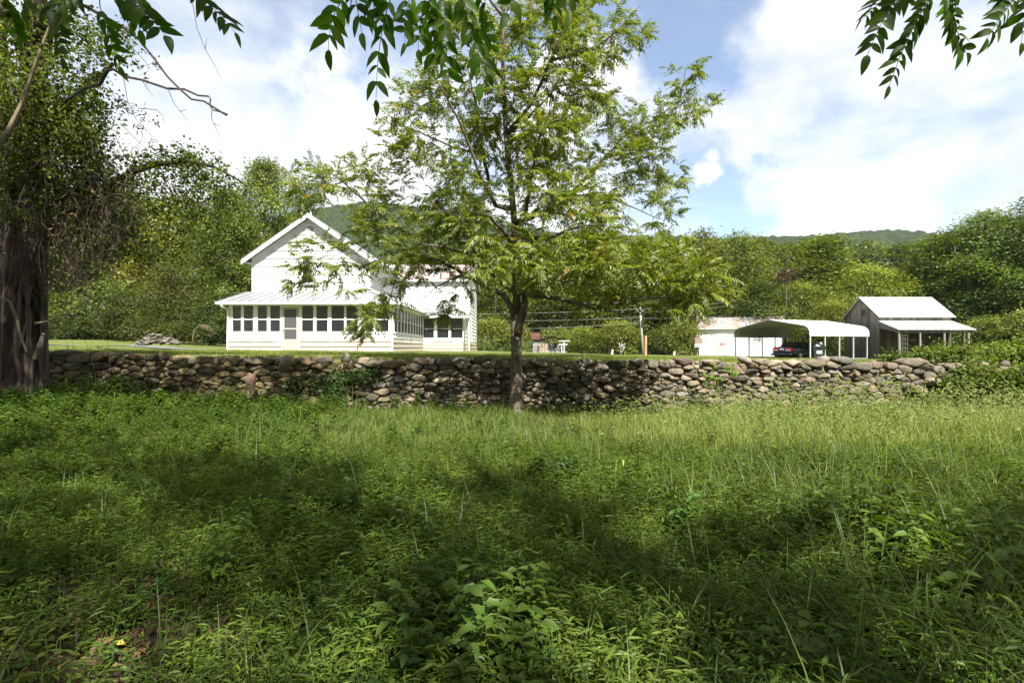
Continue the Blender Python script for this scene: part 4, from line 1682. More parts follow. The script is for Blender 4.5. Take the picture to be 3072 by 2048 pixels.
mb.prism([(x0 - .3, Ys + 1.6, z1 + .85), (x0 - .3, Ys + 3.4, z1 + .02), (x0 - .3, Ys + 3.4, z1 + .07), (x0 - .3, Ys + 1.6, z1 + .90)], (x1 - x0 + .6, 0, 0))
for k in range(9):
    x = x0 - .25 + k * .58
    mb.beam((x, Ys - .3, z1 + .08), (x, Ys + 1.6, z1 + .91), .05, .03)
mb.build('roof', M['rust_roof'], osd)
rq = np.random.default_rng(14)
fq = []
for k in range(150):
    a, t_ = rq.uniform(.30, 1.06), rq.uniform(-.12, 1.15)
    fq.append((x0 - .2 + a * (x1 - x0 + .4), Ys - .3 + 1.9 * t_ - .15, z1 + .15 + .83 * min(t_, 1) + abs(rq.normal(0, .22)) - (.5 if t_ < 0 else 0)))
ROOF_LEAVES = np.array(fq)

# stump in front of it
Yt = 58.0
b = P(1628, 1062, Yt)
mb = MB()
zz = gz(b[0], Yt)
rs = np.random.default_rng(9)
n_ = 26
lob = 1 + .12 * np.sin(np.arange(n_) * 2 * math.pi / n_ * 5 + .7) + rs.normal(0, .05, n_)
rg = []
for zf, rf in ((0, 1.35), (.12, 1.12), (.35, 1.0), (.7, .96), (1.0, .92)):
    ring = []
    for i in range(n_):
        a = 2 * math.pi * i / n_
        top = .16 * math.sin(3 * a) + .1 * math.sin(7 * a + 1) if zf == 1 else 0
        ring.append((b[0] + .55 * rf * lob[i] * math.cos(a), Yt + .55 * rf * lob[i] * math.sin(a), zz + 1.0 * zf + top))
    rg.append(mb.pts(ring))
for a, c in zip(rg, rg[1:]):
    for i in range(n_): mb.f.append((a + i, a + (i + 1) % n_, c + (i + 1) % n_, c + i))
mb.f.append(tuple(rg[-1] + i for i in range(n_)))
tag(mb.build('tree_stump', M['stump']), 'broad pale tree stump in front of the corrugated shed', 'stump')

# white pipe frame
Yc = 56.0
c_ = P(1693, 1062, Yc)
wf = thing('clothes_frame', 'white pipe clothes frame standing beside the corrugated shed', 'clothes frame', (c_[0], Yc, gz(c_[0], Yc)))
zt, zm = P(0, 1023, Yc)[2], P(0, 1033, Yc)[2]
for px in (1685, 1692):
    mb = MB()
    mb.tube([(PX(px, Yc), Yc, gz(c_[0], Yc) - .1), (PX(px, Yc), Yc, zt if px == 1692 else zm)], .04, 8)
    mb.build('post', M['trim'], wf)
for z, a, b in ((zt, 1676, 1710), (zm, 1677, 1702)):
    mb = MB()
    mb.tube([(PX(a, Yc), Yc - .05, z), (PX(b, Yc), Yc - .05, z)], .04, 8)
    mb.build('crossbar', M['trim'], wf)

# stakes along the lawn's edge
for px, y0, y1, Ya, w, mt, lab in ((217, 1013, 985, 41, .05, 'trim', 'thin white stake at the lawn edge behind the driveway'),
                                   (295, 1012, 989, 41, .05, 'new_wood', 'thin brown stake at the lawn edge behind the driveway'),
                                   (1836, 1064, 1048, 54, .07, 'trim', 'low white stake left of the utility pole'),
                                   (2022, 1062, 1050, 54, .07, 'trim', 'low white stake right of the utility pole')):
    x = PX(px, Ya)
    z = gz(x, Ya)
    hgt = (y0 - y1) / FPX * Ya
    mb = MB()
    mb.prism([(x - w, Ya - w, z - .2), (x + w, Ya - w, z - .2), (x + w, Ya + w, z - .2), (x - w, Ya + w, z - .2)], (.05, 0, hgt + .2))
    tag(mb.build('stake', M[mt]), lab, 'stake', 'marker stakes at the lawn edge')

# weathered fence post leaning at the foot of the wall
Yf = 13.3
b = P(737, 1228, Yf)
zz = gz(b[0], Yf)
t_ = P(739, 1122, Yf)
mb = MB()
rs = np.random.default_rng(4)
rg = []
for i, f in enumerate(np.linspace(0, 1, 7)):
    c = np.array((b[0], Yf + .05, zz - .15)) * (1 - f) + np.array((t_[0] + .05, Yf + .18, t_[2])) * f
    ring = []
    for k in range(10):
        a = 2 * math.pi * k / 10
        rr = (.118 - .018 * f) * (1 + .14 * math.sin(2 * a + .5) + .06 * math.sin(5 * a))
        ring.append((c[0] + rr * math.cos(a), c[1] + rr * math.sin(a), c[2] + (.03 * math.sin(3 * a) if i == 6 else 0)))
    rg.append(mb.pts(ring))
for a, c in zip(rg, rg[1:]):
    for i in range(10): mb.f.append((a + i, a + (i + 1) % 10, c + (i + 1) % 10, c + i))
mb.f.append(tuple(rg[-1] + i for i in range(10)))
M['red_post'] = m_bark('weathered_post_wood', (.08, .05, .036), (.26, .17, .125), 12, (.10, .09, .06))
tag(mb.build('fence_post', M['red_post']), 'weathered round fence post leaning on the stone wall', 'post')

# ------------------------------------------------------------------ background trees: a few grown kinds, copied
def grow_tree(seed, H, W, n_lobes, n_clumps, per, leaf, col, t0=.2, trunk_r=.2, shape=.75, flat=.45, stems=1, pin=False, aspect=.55, v=.34):
    r = np.random.default_rng(seed)
    fol = Fol()
    sk = Skel()
    sk.path([(0, 0, -.4), (r.normal(0, .1), r.normal(0, .1), H * t0), (r.normal(0, .25), r.normal(0, .25), H * .55), (r.normal(0, .4), r.normal(0, .4), H * .88)],
            -1, [trunk_r * 1.3, trunk_r, trunk_r * .55, .03], .7, .05, r)
    for s in range(stems - 1):
        a = r.uniform(0, 6.28)
        sk.path([(.2 * math.cos(a), .2 * math.sin(a), -.4), (.5 * math.cos(a), .5 * math.sin(a), H * .25), (W * .3 * math.cos(a), W * .3 * math.sin(a), H * .75)],
                -1, [trunk_r, trunk_r * .7, .03], .7, .06, r)
    lobes = []
    n_lobes = int(n_lobes * 1.8)
    for i in range(n_lobes):
        t = (i + .5) / n_lobes
        zt = t0 + (1 - t0) * t
        env = W / 2 * (math.sin(math.pi * min(1, (t * .86 + .10)) ** shape))
        a = i * 2.4 + r.normal(0, .5)
        rad = max(.085 * W, r.uniform(.10, .19) * W * (1.15 - .45 * t))
        d = max(0, env - rad) * r.uniform(.55, 1.08)
        lobes.append((d * math.cos(a), d * math.sin(a), min(zt * H, H - rad * .8), rad))
    lobes.append((0, 0, H * (t0 + .55 * (1 - t0)), W * .24))
    lcol = np.exp(r.normal(0, .17, len(lobes)))
    wts = np.array([l[3] ** 2 for l in lobes])
    wts /= wts.sum()
    for li in range(len(lobes)):
        lx, ly, lz, lr = lobes[li]
        j, d = sk.nearest((lx, ly, lz - lr * .7 - .15 * math.hypot(lx, ly)), lambda i: sk.p[i][2] > H * t0 * .8)
        sk.path([(lx * .75, ly * .75, lz - lr * .25), (lx, ly, lz + lr * .4)], j, None, .5, .06, r)
    for c in range(n_clumps):
        lc = r.choice(len(lobes), p=wts)
        lx, ly, lz, lr = lobes[lc]
        d = norm(r.normal(size=3) + (0, 0, .45))
        if d[2] < -.55: d[2] *= -.5
        rr = lr * r.uniform(.80, 1.06)
        ctr = np.array((lx, ly, lz)) + d * rr * (1, 1, .85)
        k = max(3, int(per * r.uniform(.6, 1.4)))
        nrm_ = norm(d * .6 + (0, 0, .75) + r.normal(0, .22, 3))
        t1 = norm(np.cross(nrm_, r.normal(size=3)))
        t2 = np.cross(nrm_, t1)
        cr = leaf * r.uniform(1.8, 3.4)
        C = ctr + t1 * r.uniform(-1.75 * cr, 1.75 * cr, (k, 1)) + t2 * r.uniform(-1.75 * cr, 1.75 * cr, (k, 1)) + nrm_ * r.normal(0, cr * flat, (k, 1))
        N = nrm_ + r.normal(0, .30, (k, 3))
        L = leaf * r.uniform(.7, 1.35, k)
        fol.leaves(C, N, L, L * aspect * r.uniform(.8, 1.2, k), vary(np.array(col) * lcol[lc] * math.exp(r.normal(0, v)) * (1 + r.normal(0, .10), 1, 1), k, r, .16, .07), r)
    sk.radii(.012, 2.2)
    mb = MB()
    sk.mesh(mb, (8, 5, 4), .02)
    tr = mb.build('trunk', M['bark_far'], None, smooth=True)
    cr_ = fol.build('crown', M['leaf'], None)
    for o in (tr, cr_): COL.objects.unlink(o)
    return dict(H=H, W=W, parts=(tr.data, cr_.data))


GR = [(.09, .12, .03), (.12, .145, .036), (.07, .10, .03), (.135, .15, .04)]
KINDS_ = {
    'broad': grow_tree(1, 14, 9.5, 15, 620, 22, .27, (.100, .128, .030), .16, .24),
    'tall': grow_tree(2, 17, 8.0, 17, 700, 22, .27, (.080, .108, .026), .14, .24, .7, stems=2),
    'ragged': grow_tree(3, 13, 9.0, 19, 560, 20, .25, (.125, .145, .036), .12, .18, .8, .6),
    'feathery': grow_tree(4, 9, 8.0, 13, 560, 20, .24, (.120, .155, .045), .12, .12, .8, .25, 3, aspect=.34),
    'maple': grow_tree(5, 18, 12.0, 26, 1500, 24, .23, (.118, .162, .040), .10, .22, .72, .5, 4),
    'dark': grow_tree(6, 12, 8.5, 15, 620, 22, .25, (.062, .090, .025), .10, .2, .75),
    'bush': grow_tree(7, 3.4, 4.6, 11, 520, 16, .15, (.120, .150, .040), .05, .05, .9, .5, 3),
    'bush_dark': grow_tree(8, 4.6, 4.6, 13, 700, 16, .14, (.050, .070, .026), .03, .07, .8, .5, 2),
    'cedar': grow_tree(9, 5.5, 4.6, 19, 1100, 18, .12, (.055, .072, .028), .02, .09, .55, .7, 1, aspect=.35),
    'near': grow_tree(10, 17, 10.5, 24, 1900, 22, .20, (.115, .145, .035), .10, .28, .74, .5, 2),
}
rt = np.random.default_rng(77)


def plant(name, kind, px, Yb, top, wpx, label, cat='tree', group=None, sink=0.0):
    K = KINDS_[kind]
    x = PX(px, Yb)
    z = gz(x, Yb) - sink
    H = EYE + (HY - top) / FPX * Yb - z
    W = wpx / FPX * Yb
    root = thing(name, label, cat, (x, Yb, z), group)
    root.scale = (W / K['W'], W / K['W'], H / K['H'])
    root.rotation_euler = (0, 0, rt.uniform(0, 6.28))
    for nm, me in zip(('trunk', 'crown'), K['parts']):
        o = bpy.data.objects.new(nm, me)
        COL.objects.link(o)
        o.parent = root
    return root


plant('maple_tree', 'maple', 3150, 50, 575, 480, 'tallest dense green maple at the far right edge of the wood')
plant('maple_tree', 'maple', 2960, 53, 640, 420, 'bright green maple rising directly behind the porch end of the cabin')
plant('maple_tree', 'tall', 2815, 57, 715, 300, 'darker maple just right of the cabin roof, beside the dip in the wood')
plant('feathery_tree', 'feathery', 2610, 54, 800, 300, 'feathery light green tree right behind the cabin gable')
plant('feathery_tree', 'feathery', 2505, 52, 905, 190, 'small feathery tree between the carport roof and the cabin')
plant('tree', 'tall', 2480, 66, 716, 330, 'round dark topped tree at the middle of the wood behind the carport')
plant('tree', 'broad', 2340, 68, 742, 280, 'tree with low rounded top behind the white shed roof')
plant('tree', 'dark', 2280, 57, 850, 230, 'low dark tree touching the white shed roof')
plant('feathery_tree', 'feathery', 2395, 56, 850, 240, 'bushy feathery tree behind the peak of the carport')
plant('tree', 'ragged', 2215, 64, 706, 280, 'yellow green ragged tree high behind the left end of the white shed')
plant('tree', 'broad', 2095, 66, 700, 300, 'pale green tree at the right tip of the walnut crown')
plant('tree', 'tall', 1965, 68, 715, 260, 'tree in the wood right behind the utility pole')
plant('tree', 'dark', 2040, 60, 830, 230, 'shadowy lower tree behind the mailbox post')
plant('tree', 'broad', 1840, 70, 735, 300, 'tree in the wood left of the utility pole behind walnut leaves')
plant('tree', 'ragged', 1700, 72, 735, 290, 'tree standing behind the old corrugated shed')
plant('tree', 'dark', 1890, 63, 850, 200, 'dark low tree behind the orange brown post')
plant('tree', 'dark', 1560, 75, 800, 240, 'dark tree left of the corrugated shed behind the walnut trunk')
plant('tree', 'broad', 1480, 66, 760, 250, 'tree beside the end of the rear wing of the farmhouse')
plant('tree', 'tall', 1340, 72, 745, 260, 'tree showing above the rusty roof of the rear wing')
plant('tree', 'ragged', 1215, 74, 770, 230, 'tree between the main gable and the rear wing roof below the hill')
plant('tree', 'broad', 1080, 76, 765, 230, 'tree close behind the right slope of the main gable')
# left of and behind the house
plant('tree', 'near', 795, 43, 488, 330, 'tall pale green tree rising behind the peak of the white gable')
plant('tree', 'near', 680, 40, 575, 290, 'broad leafy tree against the left eave of the farmhouse')
plant('tree', 'tall', 905, 52, 560, 220, 'tree top showing over the ridge of the farmhouse behind walnut leaves')
plant('tree', 'dark', 600, 44, 640, 240, 'dark tree behind the dense cedar bush')
plant('tree', 'ragged', 470, 46, 620, 260, 'pale ragged tree behind the rock pile')
plant('tree', 'tall', 345, 50, 560, 270, 'tall tree in the wood behind the left end of the driveway')
plant('tree', 'broad', 210, 44, 640, 270, 'sunlit tree beyond the two lawn stakes')
plant('tree', 'ragged', 90, 46, 600, 300, 'tree behind the vine covered trunk')
plant('tree', 'tall', -60, 42, 420, 320, 'tall tree at the left edge of the wood')
plant('tree', 'near', -230, 38, 300, 360, 'large tree outside the left edge of the wood')
plant('cedar_bush', 'cedar', 515, 33.5, 790, 280, 'large dense dark cedar bush behind the rock pile', 'bush')
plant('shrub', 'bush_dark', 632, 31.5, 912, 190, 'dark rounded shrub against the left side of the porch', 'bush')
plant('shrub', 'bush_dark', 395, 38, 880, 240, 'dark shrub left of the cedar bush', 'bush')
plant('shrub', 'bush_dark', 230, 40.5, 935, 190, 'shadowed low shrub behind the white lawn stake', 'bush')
for px, Yb, top, w, lab in ((330, 42, 850, 260, 'sunlit bright green bush at the left lawn edge behind the brown stake'),
                            (155, 43, 880, 220, 'sunlit bright green bush right beside the vine covered trunk'),
                            (1480, 55, 960, 190, 'roadside bush between the farmhouse corner and the walnut trunk'),
                            (1560, 64, 975, 100, 'bush at the left wall of the corrugated shed'),
                            (1682, 70.5, 965, 120, 'pale bush hanging over the corrugated shed roof'),
                            (1745, 58, 985, 150, 'bush right of the white clothes frame'),
                            (1850, 57.5, 965, 180, 'tall roadside bush left of the utility pole'),
                            (1985, 57, 990, 150, 'bush right of the orange brown post'),
                            (2050, 56, 960, 140, 'round bush left of the mailbox post'),
                            (2420, 54, 985, 150, 'dim bush behind the parked car'),
                            (2520, 52, 990, 130, 'bush between the rubbish bin and the cabin wall'),
                            (2960, 47, 960, 230, 'bush at the right end of the cabin porch'),
                            (3110, 44, 930, 260, 'bush at the right edge of the lawn beyond the brambles')):
    plant('bush', 'bush', px, Yb, top, w, lab, 'bush')
for px, Yb, top, w, kd in ((2720, 82, 735, 300, 'tall'), (2600, 84, 730, 300, 'broad'), (2420, 86, 728, 300, 'tall'), (2270, 84, 724, 300, 'dark'), (2150, 80, 730, 280, 'ragged'),
                           (2020, 84, 726, 300, 'tall'), (1900, 86, 742, 300, 'broad'), (1760, 86, 740, 300, 'tall'), (1620, 84, 745, 300, 'broad'), (1500, 86, 750, 300, 'tall'),
                           (3260, 70, 640, 420, 'tall'), (3420, 60, 560, 500, 'broad'), (2880, 72, 690, 330, 'tall'), (3040, 68, 660, 360, 'broad'), (1400, 88, 765, 260, 'dark'),
                           (1120, 90, 790, 260, 'tall'), (1000, 84, 780, 260, 'broad'), (560, 62, 600, 320, 'tall'), (430, 64, 590, 320, 'broad'), (280, 62, 570, 340, 'tall'),
                           (130, 60, 540, 340, 'broad'), (-30, 58, 500, 360, 'tall'), (700, 58, 620, 280, 'dark'), (-200, 56, 440, 400, 'broad')):
    plant('tree', kd, px, Yb, top, w, 'tree of the closed rear row deep in the wood', 'tree', 'rear row of the wood')

# unseen trees added behind the viewer to hold back sky light
for x_, y_, kd, W_, H_ in ((-13, -13, 'broad', 11, 15), (-4, -17, 'tall', 11, 18), (5, -16, 'broad', 12, 16), (14, -15, 'near', 12, 17), (23, -12, 'tall', 11, 17), (-22, -9, 'near', 12, 16), (-27, 2, 'broad', 12, 15), (32, -6, 'broad', 12, 15),
                           (0, -25, 'near', 13, 19), (18, -24, 'broad', 13, 18), (-16, -22, 'tall', 12, 19)):
    K = KINDS_[kd]
    root = thing('tree', 'unseen tree added at the back to dim sky light on the field', 'tree', (x_, y_, gz(x_, y_)), 'unseen trees added behind the viewer')
    root.scale = (W_ / K['W'], W_ / K['W'], H_ / K['H'])
    root.rotation_euler = (0, 0, rt.uniform(0, 6.28))
    for nm, me in zip(('trunk', 'crown'), K['parts']):
        o = bpy.data.objects.new(nm, me)
        COL.objects.link(o)
        o.parent = root

# red creeper on a trunk behind the carport
r = np.random.default_rng(12)
fol = Fol()
c = P(2358, 828, 54.6)
for k in range(17):
    d = r.normal(0, 1, 3) * (.5, .3, .6)
    C = c + d + r.normal(0, .22, (20, 3))
    fol.leaves(C, r.normal(0, .6, (20, 3)) + (0, -.6, .5), r.uniform(.16, .28, 20), r.uniform(.1, .17, 20), vary((.060, .016, .013), 20, r, .25, .1), r)
rc_ = thing('red_creeper', 'dark red creeper leaves on a stem among the trees above the carport', 'creeper', (c[0], c[1], gz(c[0], c[1])))
fol.build('leaves', M['leaf'], rc_)
mb = MB()
mb.tube([(c[0], c[1] + .1, gz(c[0], c[1]) - .2), (c[0] + .2, c[1] + .1, 3), (c[0], c[1] + .1, c[2] + .8)], [.06, .05, .03], 7)
mb.build('stem', M['bark_far'], rc_)

# creeper over the corrugated shed's roof
fol = Fol()
for c in ROOF_LEAVES:
    fol.leaves(c + r.normal(0, .2, (16, 3)) * (1, 1, .6), r.normal(0, .4, (16, 3)) + (0, -.3, .8), r.uniform(.15, .3, 16), r.uniform(.09, .18, 16), vary((.105, .145, .038), 16, r, .2, .1), r)
tag(fol.build('roof_creeper', M['leaf'], None, ROOF_LEAVES[0]), 'leafy creeper smothering the red roof of the corrugated shed', 'creeper')

# low growth along the wood's edge: nobody could count it
r = np.random.default_rng(31)
fol = Fol()
n_ = 5200
xs = r.uniform(-60, 62, n_)
ys = 45 + 14 * sm(xs, -5, 5) + r.gamma(2, 2.2, n_) + 1.5
ok = ~((xs > 15) & (xs < 37) & (ys < 53)) & ~((np.abs(xs - 4.6) < 3.2) & (ys < 69))
xs, ys = xs[ok], ys[ok]
zs = ground_z(xs, ys) + r.uniform(0, .9, len(xs)) ** 1.5 * 1.6
for x, y, z in zip(xs, ys, zs):
    k = 12
    C = np.array((x, y, z)) + r.normal(0, .28, (k, 3))
    fol.leaves(C, r.normal(0, .5, (k, 3)) + (0, -.25, .8), r.uniform(.14, .32, k), r.uniform(.07, .17, k), vary(np.array(GR[r.integers(4)]) * math.exp(r.normal(0, .2)), k, r, .2, .1), r)
tag(fol.build('undergrowth', M['leaf']), kind='stuff')

# ------------------------------------------------------------------ the walnut tree in the middle
r = np.random.default_rng(42)
YT = 13.05
K2 = 3072 / 2352


def T(px, py, dy=0.0):
    return P(px, py, YT + dy)


def Z4(zx_, zy_, dy=0.0):      # points read off an enlarged part of the photo
    return T(1100 + zx_ / 1.264, zy_ / 1.264, dy)


sk = Skel()
bz = gz(P(1548, 1235, YT)[0], YT)
base = P(1547, 1240, YT)
base[2] = bz - .12
trunk = sk.path([base, (base[0] + .01, YT, bz + .10), Z4(567, 1450), Z4(568, 1330), Z4(566, 1225), Z4(569, 1130, .05), Z4(560, 900, .1), Z4(556, 790, .1), Z4(527, 510, .1), Z4(515, 210, 0), Z4(520, 20, -.1), Z4(530, -160, -.1), Z4(540, -330, 0)],
                -1, [.24, .178, .145, .138, .135, .10, .08, .08, .062, .045, .034, .02, .01], .25, .006, r)


def near_z(zx_, zy_, dy=0): return sk.nearest(Z4(zx_, zy_, dy))[0]


def limb(pts, rads, frm=None):
    j = near_z(*pts[0][:2], pts[0][2] if len(pts[0]) > 2 else 0) if frm is None else frm
    return sk.path([Z4(*p) for p in pts[1:]], j, rads, .22, .012, r)


a = limb([(566, 1270), (592, 1190, -.1), (603, 1130, -.2), (598, 1112, -.25)], [.10, .092, .085])
sk_r = a[-1]
limb([0, (640, 1124, -.3), (720, 1130, -.5), (780, 1148, -.7), (850, 1166, -.9), (960, 1186, -1.2), (1090, 1195, -1.5)], [.058, .05, .045, .035, .026, .012], sk_r)
limb([(780, 1148, -.7), (860, 1152, -1.0), (960, 1150, -1.4), (1080, 1130, -1.8), (1200, 1120, -2.0)], [.03, .026, .018, .01])
b_ = limb([0, (572, 1100, -.3), (545, 1098, -.35), (500, 1060, -.6), (440, 1000, -.9), (395, 975, -1.1), (300, 938, -1.5), (200, 925, -1.9)], [.07, .064, .056, .05, .044, .03, .012], sk_r)
limb([(545, 1098, -.35), (580, 1068, -.6), (618, 1040, -.8), (660, 985, -1.1), (740, 940, -1.5), (820, 900, -2)], [.036, .032, .027, .018, .009])
limb([(618, 1040, -.8), (700, 1052, -1.2), (790, 1075, -1.7), (900, 1085, -2.2)], [.022, .016, .008])
limb([(440, 1000, -.9), (400, 940, -1.4), (370, 860, -1.8), (330, 800, -2.2)], [.026, .018, .009])
c_ = limb([(563, 1215), (548, 1165, -.05), (520, 1118, 0), (440, 1080, .2), (370, 1042, .5), (285, 990, .8), (180, 960, 1.1), (90, 960, 1.4)], [.075, .068, .056, .048, .038, .022, .010])
limb([(370, 1042, .5), (320, 1060, .8), (260, 1090, 1.0), (200, 1150, 1.2)], [.018, .012, .008])
# long low limb to the left, high above the house gable
limb([(558, 880), (470, 900, .6), (330, 890, 1.2), (180, 890, 1.6), (90, 850, 1.8), (0, 770, 2.0), (-90, 690, 2.1), (-200, 610, 2.2)], [.05, .045, .04, .036, .03, .02, .01])
limb([(90, 850, 1.8), (20, 880, 1.9), (-60, 930, 2.0), (-150, 990, 2.0)], [.022, .015, .008])
limb([(-90, 690, 2.1), (-200, 720, 2.3), (-290, 690, 2.4)], [.012, .007])
limb([(556, 800), (490, 780, .3), (465, 720, .5), (430, 520, .6), (412, 380, .7), (380, 250, .8)], [.055, .05, .04, .03, .015])
limb([(490, 780, .3), (420, 640, -.4), (360, 480, -.9), (300, 360, -1.2), (250, 280, -1.4)], [.034, .028, .02, .01])
limb([(430, 600, .5), (330, 560, 1.2), (200, 500, 1.7), (90, 470, 2.0)], [.025, .018, .009])
limb([(558, 860), (600, 830, -.4), (620, 720, -.9), (638, 600, -1.3), (655, 520, -1.6), (690, 430, -1.8)], [.045, .038, .03, .02, .01])
limb([(556, 820), (680, 800, .6), (770, 745, 1.0), (840, 668, 1.2), (905, 596, 1.3), (970, 520, 1.4), (1080, 460, 1.5), (1190, 380, 1.6), (1210, 260, 1.6)], [.055, .052, .046, .04, .034, .026, .018, .009])
limb([(770, 745, 1.0), (830, 738, 1.2), (890, 730, 1.4), (960, 768, 1.6), (1040, 800, 1.8), (1110, 830, 2.0)], [.026, .022, .018, .012, .007])
limb([(905, 596, 1.3), (1010, 580, 1.0), (1110, 560, .8)], [.02, .009])
limb([(527, 510), (620, 400, -.4), (700, 230, -.7), (740, 140, -.8), (775, 40, -.9)], [.04, .034, .024, .012])
limb([(700, 230, -.7), (790, 210, -.3), (880, 170, 0), (960, 110, .2), (1010, 40, .3)], [.022, .018, .013, .007])
limb([(527, 520), (610, 450, .6), (720, 330, .9), (830, 320, 1.1)], [.03, .022, .01])
limb([(518, 300), (440, 220, .4), (330, 130, .8), (240, 60, 1.0)], [.03, .02, .01])
limb([(516, 220), (580, 120, .5), (640, 0, .7)], [.022, .012])
limb([(520, 60), (430, -40, -.4), (330, -120, -.6)], [.02, .01])
limb([(558, 900), (690, 900, -1.0), (800, 860, -1.8), (900, 850, -2.4)], [.034, .022, .01])
limb([(558, 940), (520, 880, -1.0), (470, 820, -1.9), (420, 800, -2.5)], [.034, .022, .01])
core = len(sk.p)
# crown masses: (x, y, rx, ry) on the 2352-px photograph, depth offset, depth radius, number of sprays
MASS = [(760, 400, 95, 60, 2.0, 1.0, 20), (700, 430, 55, 50, 2.2, .6, 9), (860, 450, 90, 70, 1.5, 1.3, 22), (950, 330, 80, 70, 1.0, 1.3, 22), (930, 250, 60, 50, .8, 1.0, 12),
        (1060, 420, 90, 80, .3, 1.8, 26), (1040, 190, 90, 90, .5, 1.3, 24), (1130, 90, 90, 90, .2, 1.4, 26), (1220, 50, 100, 60, .3, 1.4, 22), (1300, 150, 70, 90, -.4, 1.2, 20),
        (1330, 100, 60, 70, -.6, 1.0, 14), (1440, 70, 55, 45, .2, .7, 10), (1390, 125, 45, 25, 0, .7, 6), (1160, 260, 80, 90, .3, 1.6, 24), (1270, 290, 80, 80, -.8, 1.4, 24), (1350, 240, 60, 60, .4, 1.1, 15),
        (1250, 420, 90, 90, -.8, 1.8, 26), (1420, 330, 70, 60, 1.0, 1.2, 18), (1500, 290, 70, 60, 1.3, 1.0, 18), (1590, 235, 40, 50, 1.6, .6, 10), (1580, 165, 32, 36, 1.6, .5, 6),
        (1500, 400, 65, 60, 1.2, 1.1, 17), (1390, 440, 70, 70, 1.0, 1.3, 17), (1510, 480, 45, 45, 1.6, .8, 9), (1380, 530, 90, 60, .6, 1.6, 20), (1500, 560, 75, 50, .6, 1.6, 17),
        (1100, 540, 120, 60, -.6, 2.0, 34), (960, 560, 90, 60, .8, 1.6, 24), (850, 530, 60, 40, 1.9, 1.0, 10), (740, 580, 75, 38, 2.1, .8, 13), (690, 610, 42, 30, 2.2, .5, 6), (690, 655, 45, 20, 2.2, .4, 4),
        (800, 640, 55, 45, 2.0, .7, 9), (880, 680, 60, 40, 1.7, .7, 9), (850, 745, 48, 38, 1.2, .5, 9), (1040, 650, 50, 45, 1.0, .7, 8), (1015, 700, 28, 38, 1.2, .4, 5), (930, 610, 70, 40, 1.4, 1.0, 12),
        (1180, 600, 110, 50, -1.2, 1.8, 28), (1300, 580, 110, 60, -1.3, 1.8, 30), (1420, 610, 110, 50, -1.5, 1.5, 26), (1530, 620, 90, 55, -1.6, 1.3, 22), (1610, 640, 60, 50, -1.9, .8, 13), (1450, 670, 110, 36, -1.4, 1.1, 17),
        (1560, 690, 70, 30, -1.8, .8, 10), (1300, 500, 110, 60, -.8, 2.0, 26), (1030, 480, 80, 50, -.8, 1.6, 18), (1180, 180, 70, 60, -.8, 1.0, 14), (1040, 40, 60, 50, .4, 1.0, 12), (1330, 20, 100, 50, .2, 1.2, 14),
        (1280, 360, 90, 60, .6, 1.6, 16), (1180, 380, 90, 80, .8, 1.5, 18), (1090, 300, 70, 70, .9, 1.3, 15), (1250, 650, 80, 25, .6, 1.2, 9), (1340, 690, 60, 22, .8, 1.0, 7)]
att = []
for mx, my, rx, ry, dy, rdy, n_ in MASS:
    for k in range(int(n_ * 1.42)):
        for _ in range(60):
            q = r.uniform(-1, 1, 3)
            if q @ q <= 1: break
        att.append(T((mx + q[0] * rx) * K2, (my + q[1] * ry) * K2, dy + q[2] * rdy))
att = np.array(att)
P0 = np.array(sk.p)
d0 = np.array([np.min(np.linalg.norm(P0 - a, axis=1)) for a in att])
FR = []      # frond placements: base, direction, size
zmin = 2.6
for ia in np.argsort(d0):
    q = att[ia]
    j, d = sk.nearest(q, lambda i: sk.p[i][2] > zmin and i > 8)
    a = sk.p[j]
    gp = sk.par[j]
    pd = norm(a - sk.p[gp]) if gp >= 0 else np.array((0, 0, 1.0))
    if d < .12:
        ids = [j]
    else:
        n_ = max(2, int(d / .16))
        ids, last = [], j
        ctrl = a + pd * d * .35 + np.array((0, 0, .06 * d))
        for k in range(1, n_ + 1):
            t = k / n_
            pp = (1 - t) ** 2 * a + 2 * t * (1 - t) * ctrl + t * t * q + r.normal(0, .008, 3)
            last = sk.add(pp, last)
            ids.append(last)
    tipd = norm(sk.p[ids[-1]] - a) if d > .12 else norm(r.normal(size=3))
    for k in range(r.integers(4, 7)):          # rosette of leaves at the tip
        dr_ = norm(tipd * .7 + r.normal(0, .65, 3) * (1, 1, .45) + (0, 0, .12))
        FR.append((sk.p[ids[-1]], dr_, r.uniform(.34, .56)))
    for i in ids[len(ids) // 3:]:
        if r.random() < .6:
            dr_ = norm(tipd * .25 + r.normal(0, .8, 3) * (1, 1, .4) + (0, 0, .1))
            FR.append((sk.p[i], dr_, r.uniform(.32, .52)))
sk.radii(.0032, 2.35)
wt = thing('walnut_tree', 'young walnut tree with airy crown of feathery leaves in front of the stone wall', 'tree', (base[0], YT, bz))
mb = MB()
sk.mesh(mb, (14, 7, 4))
mb.build('trunk', M['bark_walnut'], wt, smooth=True)
fr = [make_frond(r, 1.0, int(p), .225) for p in (6, 6, 7, 7, 8)]
fol = Fol()
B = np.array([f[0] for f in FR])
D = np.array([f[1] for f in FR])
S_ = np.array([f[2] for f in FR])
kind = r.integers(0, len(fr), len(FR))
U = np.array((0, 0, 1.0)) + r.normal(0, .28, (len(FR), 3))
Rm = frames(D, U)
colr = vary((.150, .185, .034), len(FR), r, .17, .08)
yl = r.random(len(FR)) < .012
colr[yl] = (.30, .22, .03)
for k, (v, f) in enumerate(fr):
    m = kind == k
    fol.inst(v, f, Rm[m], B[m], S_[m], colr[m])
fol.build('crown', M['walnut_leaf'], wt)
print('walnut fronds', len(FR))

